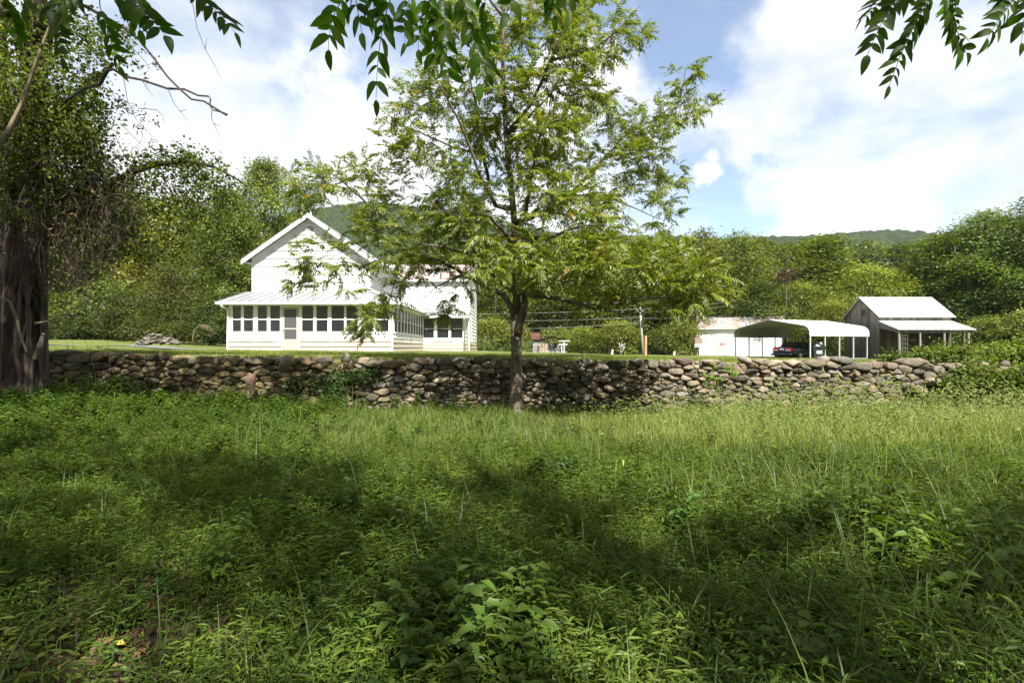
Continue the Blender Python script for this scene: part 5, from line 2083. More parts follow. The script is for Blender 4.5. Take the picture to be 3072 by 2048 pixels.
# ------------------------------------------------------------------ big tree overhead and behind the viewer, its leaf sprays hang into view
r = np.random.default_rng(8)
ot = thing('overhanging_tree', 'tree standing behind the viewer whose dark leaf sprays hang along the top edge', 'tree', (4.5, -4.5, gz(4.5, -4.5)))
sk = Skel()
z0 = gz(4.5, -4.5)
sk.path([(4.5, -4.5, z0 - .2), (4.45, -4.5, z0 + .3), (4.3, -4.3, 3.0), (3.9, -3.9, 6.0), (3.2, -3.2, 9.5), (2.6, -2.6, 12.5)], -1, [.50, .38, .32, .26, .15, .04], .5, .02, r)
OC = [(6.5, -4.2, 9.5, 3.6, 2.2, 1.7, 39), (10.8, -4.2, 9.2, 2.8, 2.2, 1.5, 30), (-1.6, -1.8, 9.8, 2.6, 2.4, 1.6, 28), (-5.2, -1.0, 9.5, 3.0, 2.6, 1.7, 32), (-4.0, -4.6, 9.5, 4.0, 1.9, 1.6, 36), (-9.6, 6.4, 10.6, 2.5, 1.4, 1.3, 32), (-9.0, 4.3, 10.2, 2.2, 1.2, 1.2, 34), (-8.8, 1.5, 9.8, 2.6, 2.6, 1.7, 30),
      (-7.2, 5.6, 10.6, 3.0, 1.5, 1.2, 30), (-3.0, 6.3, 10.9, 2.6, 1.2, 1.1, 20), (.4, 6.2, 11.2, 1.8, .9, .9, 8), (3.0, -7.5, 11.0, 5.0, 2.6, 2.0, 32), (2.6, -4.6, 10.5, 2.6, 1.4, 1.5, 19), (1.5, -4.5, 13.0, 3.0, 2.0, 1.2, 15), (-12.5, 4.0, 10.5, 2.4, 2.6, 1.5, 26)]
att = []
for x, y, z, a, b, c, n_ in OC:
    for k in range(n_):
        for _ in range(60):
            q = r.uniform(-1, 1, 3)
            if q @ q <= 1: break
        att.append((x + q[0] * a, y + q[1] * b, z + q[2] * c))
att = np.array(att)
for (x, y, z, *_) in OC:
    j, d = sk.nearest((x * .6 + 1.5, y * .6 - 1.6, z - 2.5), lambda i: sk.p[i][2] > 2.5)
    sk.path([np.array((x, y, z)) * .5 + sk.p[j] * .5 + (0, 0, .5), (x, y, z)], j, None, .5, .05, r)
FR = []
P0 = np.array(sk.p)
d0 = np.array([np.min(np.linalg.norm(P0 - a, axis=1)) for a in att])
for ia in np.argsort(d0):
    q = att[ia]
    j, d = sk.nearest(q, lambda i: sk.p[i][2] > 5)
    a = sk.p[j]
    last, ids = j, []
    n_ = max(2, int(d / .3))
    for k in range(1, n_ + 1):
        t = k / n_
        last = sk.add(a + (q - a) * t + (0, 0, .12 * d * t * (1 - t)) + r.normal(0, .02, 3), last)
        ids.append(last)
    for i in ids[len(ids) // 3:] + [ids[-1]] * 5:
        FR.append((sk.p[i], norm(r.normal(0, 1, 3) * (1, 1, .4)), r.uniform(.6, .95)))

# hanging sprays seen along the top of the picture (photo px of stalk and tip, metres ahead)
SPR = [('left', [(395, -20, 498, 108, 3.0, 8), (560, -30, 705, 98, 2.9, 7), (250, -10, 130, 40, 3.2, 6), (300, 20, 360, 200, 3.3, 6), (200, 40, 185, 175, 3.3, 6), (20, -10, 55, 115, 3.0, 6), (330, -20, 420, 90, 3.1, 6), (90, -20, 60, 80, 3.2, 6)]),
       ('middle', [(1040, -10, 985, 150, 2.6, 5), (1178, -20, 1128, 300, 2.5, 7), (1285, -20, 1300, 205, 2.7, 6), (1330, -20, 1348, 262, 2.8, 7), (1395, -20, 1462, 222, 2.6, 6), (1370, -20, 1440, 250, 2.9, 7),
                   (1240, -20, 1215, 130, 2.8, 5), (1060, -60, 1085, 100, 2.5, 4), (1110, -60, 1125, 62, 2.5, 4), (1430, -30, 1480, 175, 2.8, 6), (1310, -20, 1255, 150, 2.9, 6), (1520, -50, 1520, 40, 2.7, 4), (1640, -60, 1665, 48, 2.7, 4), (1700, -60, 1705, 40, 2.8, 4)]),
       ('right', [(2690, -40, 2585, 62, 2.5, 6), (2730, -40, 2602, 166, 2.5, 8), (2810, -30, 2668, 258, 2.5, 10), (2835, -30, 2888, 172, 2.5, 8), (2860, -30, 2900, 160, 2.6, 7), (3060, -20, 2962, 116, 2.5, 6), (3040, -60, 2990, 10, 2.6, 5), (3110, -20, 3065, 130, 2.5, 5)])]
for nm, items in SPR:
    sprays = []
    mbt = MB()
    hub = P(np.mean([i[0] for i in items]), -420, 2.7)
    for (bx_, by_, tx_, ty_, Yd, prs) in items:
        f_ = Fol()
        sprays.append(f_)
        a, b = P(bx_, by_, Yd), P(tx_, ty_, Yd + r.normal(0, .15))
        L = np.linalg.norm(b - a)
        side = norm(np.cross(b - a, (0, 1, 0)))
        bow = side * r.normal(0, .07) * L + np.array((0, 0, .08 * L))

        def cur(t): return a + (b - a) * t + bow * 4 * t * (1 - t)
        mbt.tube([hub, (hub + a) / 2 + (0, 0, .08), a], [.007, .005, .003], 5)
        mbt.tube([cur(t) for t in np.linspace(0, 1, 9)], list(np.linspace(.0028, .0012, 9)), 5)
        facing = norm(np.array((r.normal(0, .35), -1, r.normal(0, .35))))
        if nm == 'right': prs = int(prs * 1.35)
        ll = .098 * (1.0 if nm != 'right' else .80)
        for k in range(prs * 2 + 1):
            t = 1.0 if k == prs * 2 else .12 + .86 * (k // 2 + r.uniform(-.12, .12)) / prs
            sd = 0 if k == prs * 2 else (1 if k % 2 else -1)
            tang = norm(cur(min(1, t + .03)) - cur(t - .03))
            perp = norm(np.cross(facing, tang))
            an = sd * R(r.uniform(48, 68))
            d = norm(tang * math.cos(an) + perp * math.sin(an) + np.array((0, 0, -.35)) + r.normal(0, .1, 3))
            l1 = ll * r.uniform(.68, 1.25) * (1 - .25 * abs(t - .55))
            v, f = leaflet(l1, l1 * r.uniform(.36, .50), r.uniform(.0, .65), r.uniform(.1, .55))
            Rm = frames(d[None], (facing + r.normal(0, .3, 3))[None])
            f_.inst(v, f, Rm, cur(t)[None], [1.0], vary((.060, .105, .018) if nm == 'middle' else (.046, .080, .016), 1, r, .22, .1))  # middle sprays brighter: their sunlit glow is put into the leaf colour
    mbt.tube([hub, hub + (.3, -1.2, .8), (hub + np.array((3.6, -3.4, 6.0))) / 2 + (0, 0, .7), (3.6, -3.4, 6.3)], [.009, .014, .03, .05], 6)
    sp = mbt.build('branch', M['twig'], ot)
    for f_ in sprays: f_.build('leaf_spray', M['over_leaf'], sp)
sk.radii(.006, 2.3)
mb = MB()
sk.mesh(mb, (12, 6, 4))
mb.build('trunk', M['bark_old'], ot, smooth=True)
fr2 = [make_frond(r, 1.0, 6, .24) for _ in range(4)]
fol = Fol()
B = np.array([f[0] for f in FR])
D = np.array([f[1] for f in FR])
S_ = np.array([f[2] for f in FR])
kind = r.integers(0, 4, len(FR))
Rm = frames(D, np.array((0, 0, 1.0)) + r.normal(0, .3, (len(FR), 3)))
colr = vary((.060, .090, .020), len(FR), r, .17, .08)
for k, (v, f) in enumerate(fr2):
    m = kind == k
    fol.inst(v, f, Rm[m], B[m], S_[m], colr[m])
fol.build('crown', M['over_leaf'], ot)
print('overhead fronds', len(FR))

# ------------------------------------------------------------------ vine covered tree at the left end of the wall
r = np.random.default_rng(15)
VY = 12.4
vz = gz(PX(75, VY), VY)
vt = thing('vine_covered_tree', 'thick old tree at the left end of the stone wall, draped in dead vines', 'tree', (PX(75, VY), VY, vz))
V = lambda px, py, dy=0.0: P(px, py, VY + dy)
sk = Skel()
b0_ = V(70, 1200)
b0_[2] = vz - .2
ids = sk.path([b0_, V(70, 1165), V(72, 1100), V(67, 1000), V(74, 850), V(84, 700), V(100, 520), V(105, 300), V(110, 60), V(100, -200), V(90, -500)], -1,
              [.58, .46, .38, .37, .36, .34, .31, .27, .22, .14, .05], .3, .02, r)
j = sk.nearest(V(95, 720))[0]
lim1 = sk.path([V(200, 660, .3), V(310, 590, .5), V(395, 515, .7), V(470, 492, .9), V(545, 487, 1.1), V(640, 500, 1.2), V(740, 560, 1.3)], j, [.15, .12, .09, .07, .055, .035, .015], .3, .02, r)
j = sk.nearest(V(104, 420))[0]
sk.path([V(180, 330, .3), V(270, 250, .5), V(340, 190, .7)], j, [.12, .08, .04], .3, .03, r)
j = sk.nearest(V(108, 200))[0]
sk.path([V(40, 60, .5), V(-60, -100, 1), V(-160, -260, 1.3)], j, [.16, .11, .04], .3, .03, r)
j = sk.nearest(V(108, 120))[0]
sk.path([V(190, 0, -.3), V(290, -140, -.6), V(380, -260, -.9)], j, [.15, .10, .04], .3, .03, r)
j = sk.nearest(V(96, 620))[0]
sk.path([V(20, 520, .4), V(-80, 420, .7), V(-180, 360, 1)], j, [.15, .10, .04], .3, .03, r)
sk.path([V(-20, 1210, .8), V(0, 1000, .9), V(10, 700, 1.0), V(20, 300, 1.2), V(0, -100, 1.4)], -1, [.26, .2, .18, .14, .06], .3, .03, r)
sk.radii(.02, 2.3)
mb = MB()
sk.mesh(mb, (18, 8, 5))
# fluted bark: push ridges out round the main stem
vv = np.array(mb.v)
ax = np.interp(vv[:, 2], [0, 12], [b0_[0], V(100, -200)[0]])
an = np.arctan2(vv[:, 1] - VY, vv[:, 0] - ax)
rr = np.hypot(vv[:, 0] - ax, vv[:, 1] - VY)
mk = (rr < 1.0) & (vv[:, 2] < 4.5)
f_ = 1 + (.06 * np.sin(an * 5 + vv[:, 2] * .6) + .04 * np.sin(an * 9 - vv[:, 2])) * mk * np.clip(1.3 - vv[:, 2] / 4, .3, 1)
vv[:, 0] = ax + (vv[:, 0] - ax) * f_
vv[:, 1] = VY + (vv[:, 1] - VY) * f_
mb.v = [tuple(a) for a in vv]
mb.build('trunk', M['bark_old'], vt, smooth=True)

# leaf masses: px, py, rx, ry, dy, rdy, clumps
VM = [(100, 60, 190, 150, .2, 1.4, 150), (250, 160, 130, 120, -.6, 1.0, 80), (60, 300, 150, 160, -.2, 1.2, 150), (230, 350, 110, 140, -.3, 1.0, 120), (150, 470, 180, 130, -.3, 1.0, 150), (120, 620, 150, 80, -.4, .6, 50), (290, 560, 60, 110, .2, .7, 55),
      (40, 560, 110, 120, .3, 1.0, 60), (330, 120, 70, 70, -1, .6, 18), (100, -160, 300, 160, .3, 2.0, 150), (-150, 150, 140, 260, .6, 1.4, 110), (-160, 550, 120, 160, .6, 1.2, 50),
      (430, 520, 70, 60, .7, .7, 34), (530, 490, 80, 50, 1.0, .7, 40), (620, 530, 70, 60, 1.2, .6, 36), (700, 590, 70, 60, 1.3, .5, 26), (640, 720, 70, 60, 1.3, .5, 14), (500, 760, 90, 60, 1.0, .6, 16), (560, 590, 90, 70, 1.1, .7, 34), (460, 640, 80, 90, .8, .8, 36), (380, 620, 60, 100, .5, .7, 36),
      (570, 680, 70, 60, 1.1, .6, 18), (330, 740, 90, 80, .4, .8, 30), (210, 640, 90, 80, .1, .8, 26)]
fol = Fol()
for mx, my, rx, ry, dy, rdy, n_ in VM:
    for k in range(int(n_ * (1.25 if my > 250 and mx < 400 else .95 if mx > 400 else .66))):
        for _ in range(60):
            q = r.uniform(-1, 1, 3)
            if q @ q <= 1: break
        c = V(mx + q[0] * rx, my + q[1] * ry, dy + q[2] * rdy)
        m = int(r.integers(14, 30))
        C = c + r.normal(0, 1, (m, 3)) * (.16, .16, .13)
        N = r.normal(0, .7, (m, 3)) + (0, -.2, .5)
        L = r.uniform(.055, .115, m)
        fol.leaves(C, N, L, L * r.uniform(.6, .85, m), vary(np.array((.070, .094, .024)) * math.exp(r.normal(0, .32)), m, r, .2, .1), r)
fol.build('crown', M['near_leaf'], vt)
# dead vines hanging down: thin curves
mb = MB()
for k in range(420):
    px = r.normal(185, 90) if k % 3 else r.normal(95, 60)
    py0 = r.uniform(330, 760)
    ln = r.uniform(60, 260) if r.random() < .7 else r.uniform(200, 480)
    dy = r.normal(-.15, .45)
    p0 = V(px, py0, dy)
    s = VY / FPX
    n_ = 8
    pts = []
    ph, amp = r.uniform(0, 6.28), r.uniform(.03, .20)
    dr_ = r.normal(0, .45)
    for i in range(n_):
        t = i / (n_ - 1)
        pts.append(p0 + np.array((dr_ * t + amp * math.sin(ph + 5 * t), amp * math.cos(ph + 4 * t), -ln * s * t)))
    if pts[-1][2] < vz + .3: continue
    mb.tube(pts, list(np.linspace(r.uniform(.004, .011), .002, n_)), 4, False)
for k in range(60):     # looping stems
    p0 = V(r.normal(230, 90), r.uniform(500, 800), r.normal(0, .4))
    w_, dp = r.normal(0, .7), r.uniform(.2, .7)
    pts = [p0 + np.array((w_ * t, r.normal(0, .02), -dp * 4 * t * (1 - t) - .2 * t)) for t in np.linspace(0, 1, 10)]
    mb.tube(pts, .006, 4, False)
for px0, py0, rad_, n_ in ((312, 590, 55, 150), (205, 560, 70, 150), (110, 640, 70, 150), (330, 690, 40, 80), (60, 760, 60, 90), (190, 700, 60, 90), (420, 640, 40, 30)):
    for k in range(n_):     # matted dead tangle
        p0 = V(px0 + r.normal(0, rad_ * .6), py0 + r.normal(0, rad_ * .8), r.normal(-.25, .35))
        d = norm(r.normal(0, 1, 3) * (.7, .7, 1) + (0, 0, -.6))
        cv = r.normal(0, .5, 3)
        L_ = r.uniform(.25, .8)
        mb.tube([p0 + (d + cv * t) * L_ * t for t in np.linspace(0, 1, 6)], list(np.linspace(r.uniform(.004, .009), .002, 6)), 4, False)
for k in range(26):     # thick old vines climbing the stem
    a = r.uniform(0, 6.28)
    pts = []
    for i in range(16):
        z = vz + .1 + i * .5
        t = i / 15
        cx_ = np.interp(z, [0, 12], [b0_[0], V(100, -200)[0]])
        rad_ = np.interp(z, [0, .5, 1.2, 6], [.48, .43, .395, .33])
        a += r.normal(0, .14)
        pts.append((cx_ + rad_ * math.cos(a), VY + rad_ * math.sin(a), z))
    mb.tube(pts, list(np.linspace(r.uniform(.02, .05), .012, 16)), 6, False)
mb.build('hanging_vines', M['vine_wood'], vt)
# shreds of dead leaves among the vines
fol = Fol()
for k in range(420):
    c = V(r.normal(170, 100), r.uniform(350, 880), r.normal(0, .5))
    m = 6
    fol.leaves(c + r.normal(0, .08, (m, 3)), r.normal(0, 1, (m, 3)), r.uniform(.05, .14, m), r.uniform(.015, .05, m), vary((.13, .085, .05), m, r, .3, .08), r)
fol.build('dead_vine_leaves', M['dead_leaf'], vt)
# bare limbs reaching out over the driveway
W8 = lambda px, py, Yd: P(px, py, Yd)
mb = MB()
mb.tube([W8(-60, -120, 9), W8(120, -40, 8.8), W8(251, 17, 8.6), W8(361, 77, 8.4), W8(417, 119, 8.3), W8(468, 183, 8.2), W8(502, 230, 8.1), W8(544, 272, 8.0), W8(574, 298, 8.0), W8(612, 304, 8.0), W8(663, 336, 8), W8(681, 345, 8)],
        [.035, .03, .026, .022, .02, .018, .016, .015, .015, .014, .016, .02], 6)
mb.tube([V(104, 420, -.1), W8(200, 300, 11.5), W8(260, 262, 10), W8(300, 252, 9), W8(323, 212, 8.8), W8(340, 208, 8.7), W8(374, 230, 8.6), W8(425, 240, 8.4), W8(502, 266, 8.2), W8(553, 268, 8.1), W8(595, 287, 8.0), W8(625, 289, 8), W8(632, 298, 8), W8(629, 315, 8), W8(638, 330, 8), W8(676, 340, 8)],
        [.034, .032, .03, .028, .026, .022, .020, .018, .017, .016, .014, .013, .012, .011, .010, .010], 6)
for q in ([(565, -60), (591, 85), (616, 149), (640, 190), (663, 234)], [(505, 267), (519, 306), (540, 335), (565, 364)], [(636, 331), (634, 353), (650, 391), (676, 425)], [(370, 230), (383, 306), (408, 357), (468, 421), (481, 459)],
          [(425, 240), (445, 270), (460, 290)], [(417, 325), (470, 330), (490, 350), (492, 375)], [(330, 270), (350, 300), (400, 312), (420, 330)], [(300, 100), (380, 125), (440, 190), (445, 215), (420, 225)], [(540, 335), (560, 328)], [(640, 372), (660, 378)],
          [(360, 370), (400, 410), (440, 450)], [(616, 149), (620, 110)], [(600, 0), (640, 20), (665, 45)]):
    mb.tube([W8(a, b, 8.1) for a, b in q], list(np.linspace(.006, .002, len(q))), 4)
bb = mb.build('bare_branch', M['twig'], vt, label='thin dead branch reaching out against the sky')
fol = Fol()
for px, py, n_ in ((370, 318, 16), (420, 382, 20), (430, 345, 14), (455, 430, 18), (472, 365, 12), (468, 195, 16), (437, 217, 12), (415, 190, 10), (395, 325, 8), (480, 455, 8), (425, 150, 8), (380, 110, 10)):
    c = W8(px, py, 8.1)
    C = c + r.normal(0, 1, (n_, 3)) * (.03, .05, .07)
    fol.leaves(C, r.normal(0, 1, (n_, 3)), r.uniform(.04, .1, n_), r.uniform(.012, .035, n_), vary((.05, .042, .035), n_, r, .3, .1), r)
fol.build('withered_leaves', M['dead_leaf'], bb)
mb = MB()
mb.tube([W8(170, 20, 9.5), W8(115, 170, 9.5), W8(64, 315, 9.6), W8(25, 395, 9.6), W8(-20, 450, 9.6)], [.015, .025, .035, .045, .055], 7)
mb.build('pale_stick', M['pale_wood'], vt, label='pale bare stick leaning across the leaves')
mb = MB()
mb.tube([V(-20, 880, -1.2), V(30, 905, -1.1), V(52, 960, -1.0), V(62, 1010, -1.0), V(80, 1055, -.9)], [.02, .028, .03, .028, .02], 6)
mb.tube([V(105, 970, -.8), V(150, 962, -1.1), V(180, 945, -1.3)], [.02, .015, .008], 6)
mb.tube([V(130, 1000, -.6), V(118, 1040, -.75), V(105, 1075, -.7)], [.03, .05, .045], 7)
mb.build('broken_limb', M['pale_wood'], vt)

# ------------------------------------------------------------------ field grass and weeds
r = np.random.default_rng(99)


def blade(V, F, base, az, L, w, lean, curl, segs=3, rr=r):
    n = len(V)
    d = np.array((math.cos(az), math.sin(az), 0))
    s = np.array((-math.sin(az), math.cos(az), 0))
    p = np.array(base, float)
    for i in range(segs + 1):
        t = i / segs
        ww = w * (1 - t ** 1.6) * .5 + .0004
        V += [p - s * ww, p + s * ww]
        an = lean + curl * t
        p = p + (d * math.sin(an) + np.array((0, 0, math.cos(an)))) * L / segs
    for i in range(segs):
        a = n + 2 * i
        F.append((a, a + 1, a + 3, a + 2))
    return p


def tuft(n, L0, L1, w, lean=.35, curl=1.2, spread=.05, segs=3):
    V, F = [], []
    for k in range(n):
        blade(V, F, (r.normal(0, spread), r.normal(0, spread), -.02), r.uniform(0, 6.28), r.uniform(L0, L1), w * r.uniform(.7, 1.3), abs(r.normal(0, lean)), r.uniform(.3, 1) * curl, segs)
    return np.array(V), np.array(F)


def stilt(n, H):
    """leafy grass: thin leaning stems with short lance leaves"""
    V, F = [], []
    for k in range(n):
        az, lean = r.uniform(0, 6.28), r.uniform(.1, .6)
        b = np.array((r.normal(0, .05), r.normal(0, .05), -.02))
        d = np.array((math.cos(az) * math.sin(lean), math.sin(az) * math.sin(lean), math.cos(lean)))
        h = H * r.uniform(.7, 1.2)
        s = norm(np.cross(d, (0, 0, 1)) + 1e-6) * .0016
        m = len(V)
        V += [b - s, b + s, b + d * h + s * .5, b + d * h - s * .5]
        F.append((m, m + 1, m + 2, m + 3))
        nl = int(r.integers(5, 8))
        for i in range(nl):
            t = .3 + .7 * (i + r.uniform(-.3, .3)) / (nl - 1)
            a2 = az + (1 if i % 2 else -1) * r.uniform(.6, 1.5)
            L = r.uniform(.04, .072)
            v, f = leaflet_lo(L, L * r.uniform(.15, .23), r.uniform(.15, .5), .2)
            dd = np.array((math.cos(a2), math.sin(a2), r.uniform(.0, .6)))
            Rm = frames(norm(dd)[None], np.array((0, 0, 1.0))[None] + r.normal(0, .2, (1, 3)))[0]
            m = len(V)
            V += list(v @ Rm.T + b + d * h * min(t, 1))
            F += [tuple(q + m) for q in f]
    return np.array(V), np.array(F)


def weed(nst, H, ll, asp=.55, per=7):
    V, F = [], []
    for k in range(nst):
        az, lean = r.uniform(0, 6.28), abs(r.normal(0, .3))
        b = np.array((r.normal(0, .03), r.normal(0, .03), -.02))
        d = np.array((math.cos(az) * math.sin(lean), math.sin(az) * math.sin(lean), math.cos(lean)))
        h = H * r.uniform(.6, 1.15)
        s = norm(np.cross(d, (0, 0, 1)) + 1e-6) * .002
        m = len(V)
        V += [b - s, b + s, b + d * h + s * .5, b + d * h - s * .5]
        F.append((m, m + 1, m + 2, m + 3))
        for i in range(per):
            t = .25 + .75 * (i + r.uniform(-.3, .3)) / max(1, per - 1)
            a2 = i * 2.4 + r.normal(0, .4)
            L = ll * r.uniform(.6, 1.2) * (1.15 - .4 * t)
            v, f = leaflet_lo(L, L * asp * r.uniform(.85, 1.15), r.uniform(.1, .4), .22)
            dd = np.array((math.cos(a2), math.sin(a2), r.uniform(-.1, .45)))
            Rm = frames(norm(dd)[None], np.array((0, 0, 1.0))[None] + r.normal(0, .2, (1, 3)))[0]
            m = len(V)
            V += list(v @ Rm.T + b + d * h * min(t, 1))
            F += [tuple(q + m) for q in f]
    return np.array(V), np.array(F)


def foxtail():
    V, F = [], []
    for k in range(6): blade(V, F, (r.normal(0, .04), r.normal(0, .04), -.02), r.uniform(0, 6.28), r.uniform(.25, .5), .009, abs(r.normal(0, .55)), r.uniform(.6, 1.8))
    heads = len(F)
    for k in range(int(r.integers(1, 3))):
        az, lean, H = r.uniform(0, 6.28), r.uniform(.1, .55), r.uniform(.42, .64)
        p = blade(V, F, (r.normal(0, .03), r.normal(0, .03), -.02), az, H, .004, lean, .8)
        d = np.array((math.cos(az), math.sin(az), 0))
        up = np.array((0, 0, 1.0))
        cur_, an = p - up * .005, lean + .45
        rings = []
        for i in range(6):
            t = i / 5
            rad = .0075 * math.sin(math.pi * (.12 + .83 * t)) ** .6
            s1 = np.array((-math.sin(az), math.cos(az), 0))
            u1 = d * math.cos(an) - up * math.sin(an)
            m = len(V)
            V += [cur_ + rad * (s1 * math.cos(q) + u1 * math.sin(q)) for q in np.linspace(0, 2 * math.pi, 6)[:-1]]
            rings.append(m)
            cur_ = cur_ + (d * math.sin(an) + up * math.cos(an)) * .018
            an += .38
        for a, b in zip(rings, rings[1:]):
            for i in range(5): F.append((a + i, a + (i + 1) % 5, b + (i + 1) % 5, b + i))
    return np.array(V), np.array(F)


PR = {
    'fine': [tuft(11, .14, .30, .0052, .8, 1.5, .06) for _ in range(6)],
    'short': [tuft(12, .07, .17, .005, .6, 1.2, .07) for _ in range(6)],
    'long': [tuft(10, .34, .66, .0085, .7, 2.6, .05, 6) for _ in range(6)],
    'stilt': [stilt(4, .26) for _ in range(7)],
    'weed': [weed(3, .20, .055) for _ in range(6)],
    'bigweed': [weed(4, .38, .085, .5, 10) for _ in range(6)],
    'creep': [weed(3, .09, .042, .7, 6) for _ in range(5)],
    'fox': [foxtail() for _ in range(7)],
}


def vnoise(x, y, s, seed):
    q = np.random.default_rng(seed)
    out = np.zeros_like(x)
    for k in range(6):
        a, f, p1 = q.uniform(0, 6.28), s * q.uniform(.6, 1.7), q.uniform(0, 6.28)
        out += np.sin((x * math.cos(a) + y * math.sin(a)) * f + p1)
    return out / 3.5


ys, xs = [], []
for a, b, dens in ((1.65, 3.0, 330), (3.0, 4.5, 300), (4.5, 8, 240), (8, 11, 170), (11, 14.0, 125)):
    area = (b * b + 5 * b) - (a * a + 5 * a)
    n_ = int(area * dens)
    y = r.uniform(a, b, n_)
    x = r.uniform(-1, 1, n_) * np.minimum(1.0 * y + 2.5, 16.5)
    xs.append(x)
    ys.append(y)
xs, ys = np.concatenate(xs), np.concatenate(ys)
n1_, n2_ = vnoise(xs, ys, 1.1, 1), vnoise(xs, ys, .7, 2)
n3_ = vnoise(xs, ys, 2.3, 3)
names = list(PR)
Wt = np.zeros((len(xs), len(names)))
W_ = {k: Wt[:, i] for i, k in enumerate(names)}
back = sm(ys, 7.5, 9.5)
right = sm(xs, .8, 3.5)
left = sm(-xs, 3.0, 6.0)
near = 1 - sm(ys, 3.5, 6)
far_ = sm(ys, 4.5, 6.5)
W_['fine'][:] = .5 + .4 * back + .9 * far_ - .2 * near * right
W_['short'][:] = .35 + 2.2 * back * (1 - right) * (1 - left)
W_['long'][:] = .10 + .34 * near * right + .25 * right * (1 - back) + .14 * sm(xs, -1, 1.5) * (1 - back) * (n2_ > .1)
W_['stilt'][:] = (2.4 - 1.1 * far_) * (1 - back) * (1 - .45 * right) + .4 * left
W_['weed'][:] = .45 + .9 * (n1_ > .15) * (1 - back) + .8 * left
W_['bigweed'][:] = .02 + .9 * left * sm(ys, 6, 9) + .22 * (n3_ > .7) * (1 - back) + .35 * sm(ys, 12.4, 13.4) * (n1_ > .1)
W_['creep'][:] = .25 + 1.6 * sm(-xs, .2, 1.6) * (1 - sm(ys, 3.0, 4.3)) + .5 * near
W_['fox'][:] = 2.6 * back * right + .10 * right * sm(ys, 5, 8)
# the worn bare patch at lower left
bare = sm(-xs + .35 * n3_ - (ys - 2.2) * .35, .6, 1.7) * (1 - sm(ys + .4 * n1_, 3.1, 4.3))
keep = r.random(len(xs)) > np.maximum(bare * .64, .3 * (vnoise(xs, ys, 3.4, 9) > .6))
keep &= ys < WY - .12
P_ = Wt / Wt.sum(1, keepdims=True)
cum = np.cumsum(P_, 1)
pick = (r.random((len(xs), 1)) > cum).sum(1)
fol = Fol()
zs = ground_z(xs, ys)
up = np.array((0, 0, 1.0))
dry = .55 * sm(xs, 1.5, 5) * back + .6 * back * (1 - left)  # dry tone, with sunlit-strip brightness also put into the blade colour
for i, nm in enumerate(names):
    m_all = np.where((pick == i) & keep)[0]
    pv = r.integers(0, len(PR[nm]), len(m_all))
    for k, (v, f) in enumerate(PR[nm]):
        m = m_all[pv == k]
        if len(m) == 0: continue
        az = r.uniform(0, 6.28, len(m))
        D = np.stack([np.cos(az), np.sin(az), np.zeros(len(m))], 1)
        Rm = frames(D, up + r.normal(0, .12, (len(m), 3)))
        basec = {'fine': (.098, .135, .032), 'short': (.125, .145, .042), 'long': (.085, .125, .045), 'stilt': (.090, .140, .028), 'weed': (.070, .120, .028),
                 'bigweed': (.065, .110, .026), 'creep': (.074, .125, .030), 'fox': (.235, .270, .092)}[nm]
        c = vary(basec, len(m), r, .2, .1)
        dd = (dry[m] * r.uniform(.3, 1.0, len(m)))[:, None]
        c = c * (1 - dd) + np.array((.215, .265, .080)) * dd * np.exp(r.normal(0, .15, (len(m), 1))) if nm in ('fine', 'short', 'fox', 'long') else c * (1 + .3 * dd)
        sz = r.uniform(.7, 1.35, len(m)) * np.clip(1 + .26 * n2_[m] + .2 * n3_[m], .5, 1.7) * (1 - .62 * sm(ys[m], 10.8, 13.0) * (nm in ('fox', 'long', 'fine', 'bigweed')) * (xs[m] > .8))
        fol.inst(v, f, Rm, np.stack([xs[m], ys[m], zs[m]], 1), sz, c)
gr = fol.build('grass', M['grass'])
tag(gr, kind='stuff')
print('field grass quads', len(gr.data.polygons))

# fallen leaves on the bare patch and here and there
fol = Fol()
n_ = 16000
xs2 = r.uniform(-6, 6, n_)
ys2 = r.uniform(1.8, 7, n_)
b2 = sm(-xs2 - (ys2 - 2.2) * .35, .3, 1.6) * (1 - sm(ys2, 3.3, 4.6))
m = r.random(n_) < (.02 + b2)
xs2, ys2 = xs2[m], ys2[m]
C = np.stack([xs2, ys2, ground_z(xs2, ys2) + r.uniform(.005, .05, len(xs2))], 1)
L = r.uniform(.025, .075, len(xs2))
cc = vary((.085, .046, .034), len(xs2), r, .4, .15)
yl = r.random(len(xs2)) < .03
cc[yl] = (.36, .30, .06)
fol.leaves(C, r.normal(0, .45, (len(xs2), 3)) + up, L, L * r.uniform(.4, .7, len(xs2)), cc, r, .35)
tag(fol.build('dead_leaves', M['dead_leaf']), kind='stuff')

# mown lawn blades close behind the wall
fol = Fol()
n_ = 15000
y = WY + .38 + r.gamma(1.4, 3.2, n_)
x = r.uniform(-1, 1, n_) * (y * .98 + 1)
ok = (y < 34) & ~((x > PXL - .2) & (x < PXR + .2) & (y > PF - .2)) & ~((x > PXR) & (x < ELX + .1) & (y > 32.5)) & ~((x < -13) & (y > 23.3) & (y < 28))
x, y = x[ok], y[ok]
sh = [tuft(7, .03, .085, .008, .5, .9, .06, 2) for _ in range(5)]
pv = r.integers(0, 5, len(x))
zz_ = ground_z(x, y)
for k, (v, f) in enumerate(sh):
    m = pv == k
    az = r.uniform(0, 6.28, m.sum())
    D = np.stack([np.cos(az), np.sin(az), 0 * az], 1)
    fol.inst(v, f, frames(D, up + r.normal(0, .1, (len(az), 3))), np.stack([x[m], y[m], zz_[m]], 1), r.uniform(.8, 1.6, len(az)), vary((.15, .185, .048), len(az), r, .2, .12))
tag(fol.build('lawn_grass', M['grass']), kind='stuff')


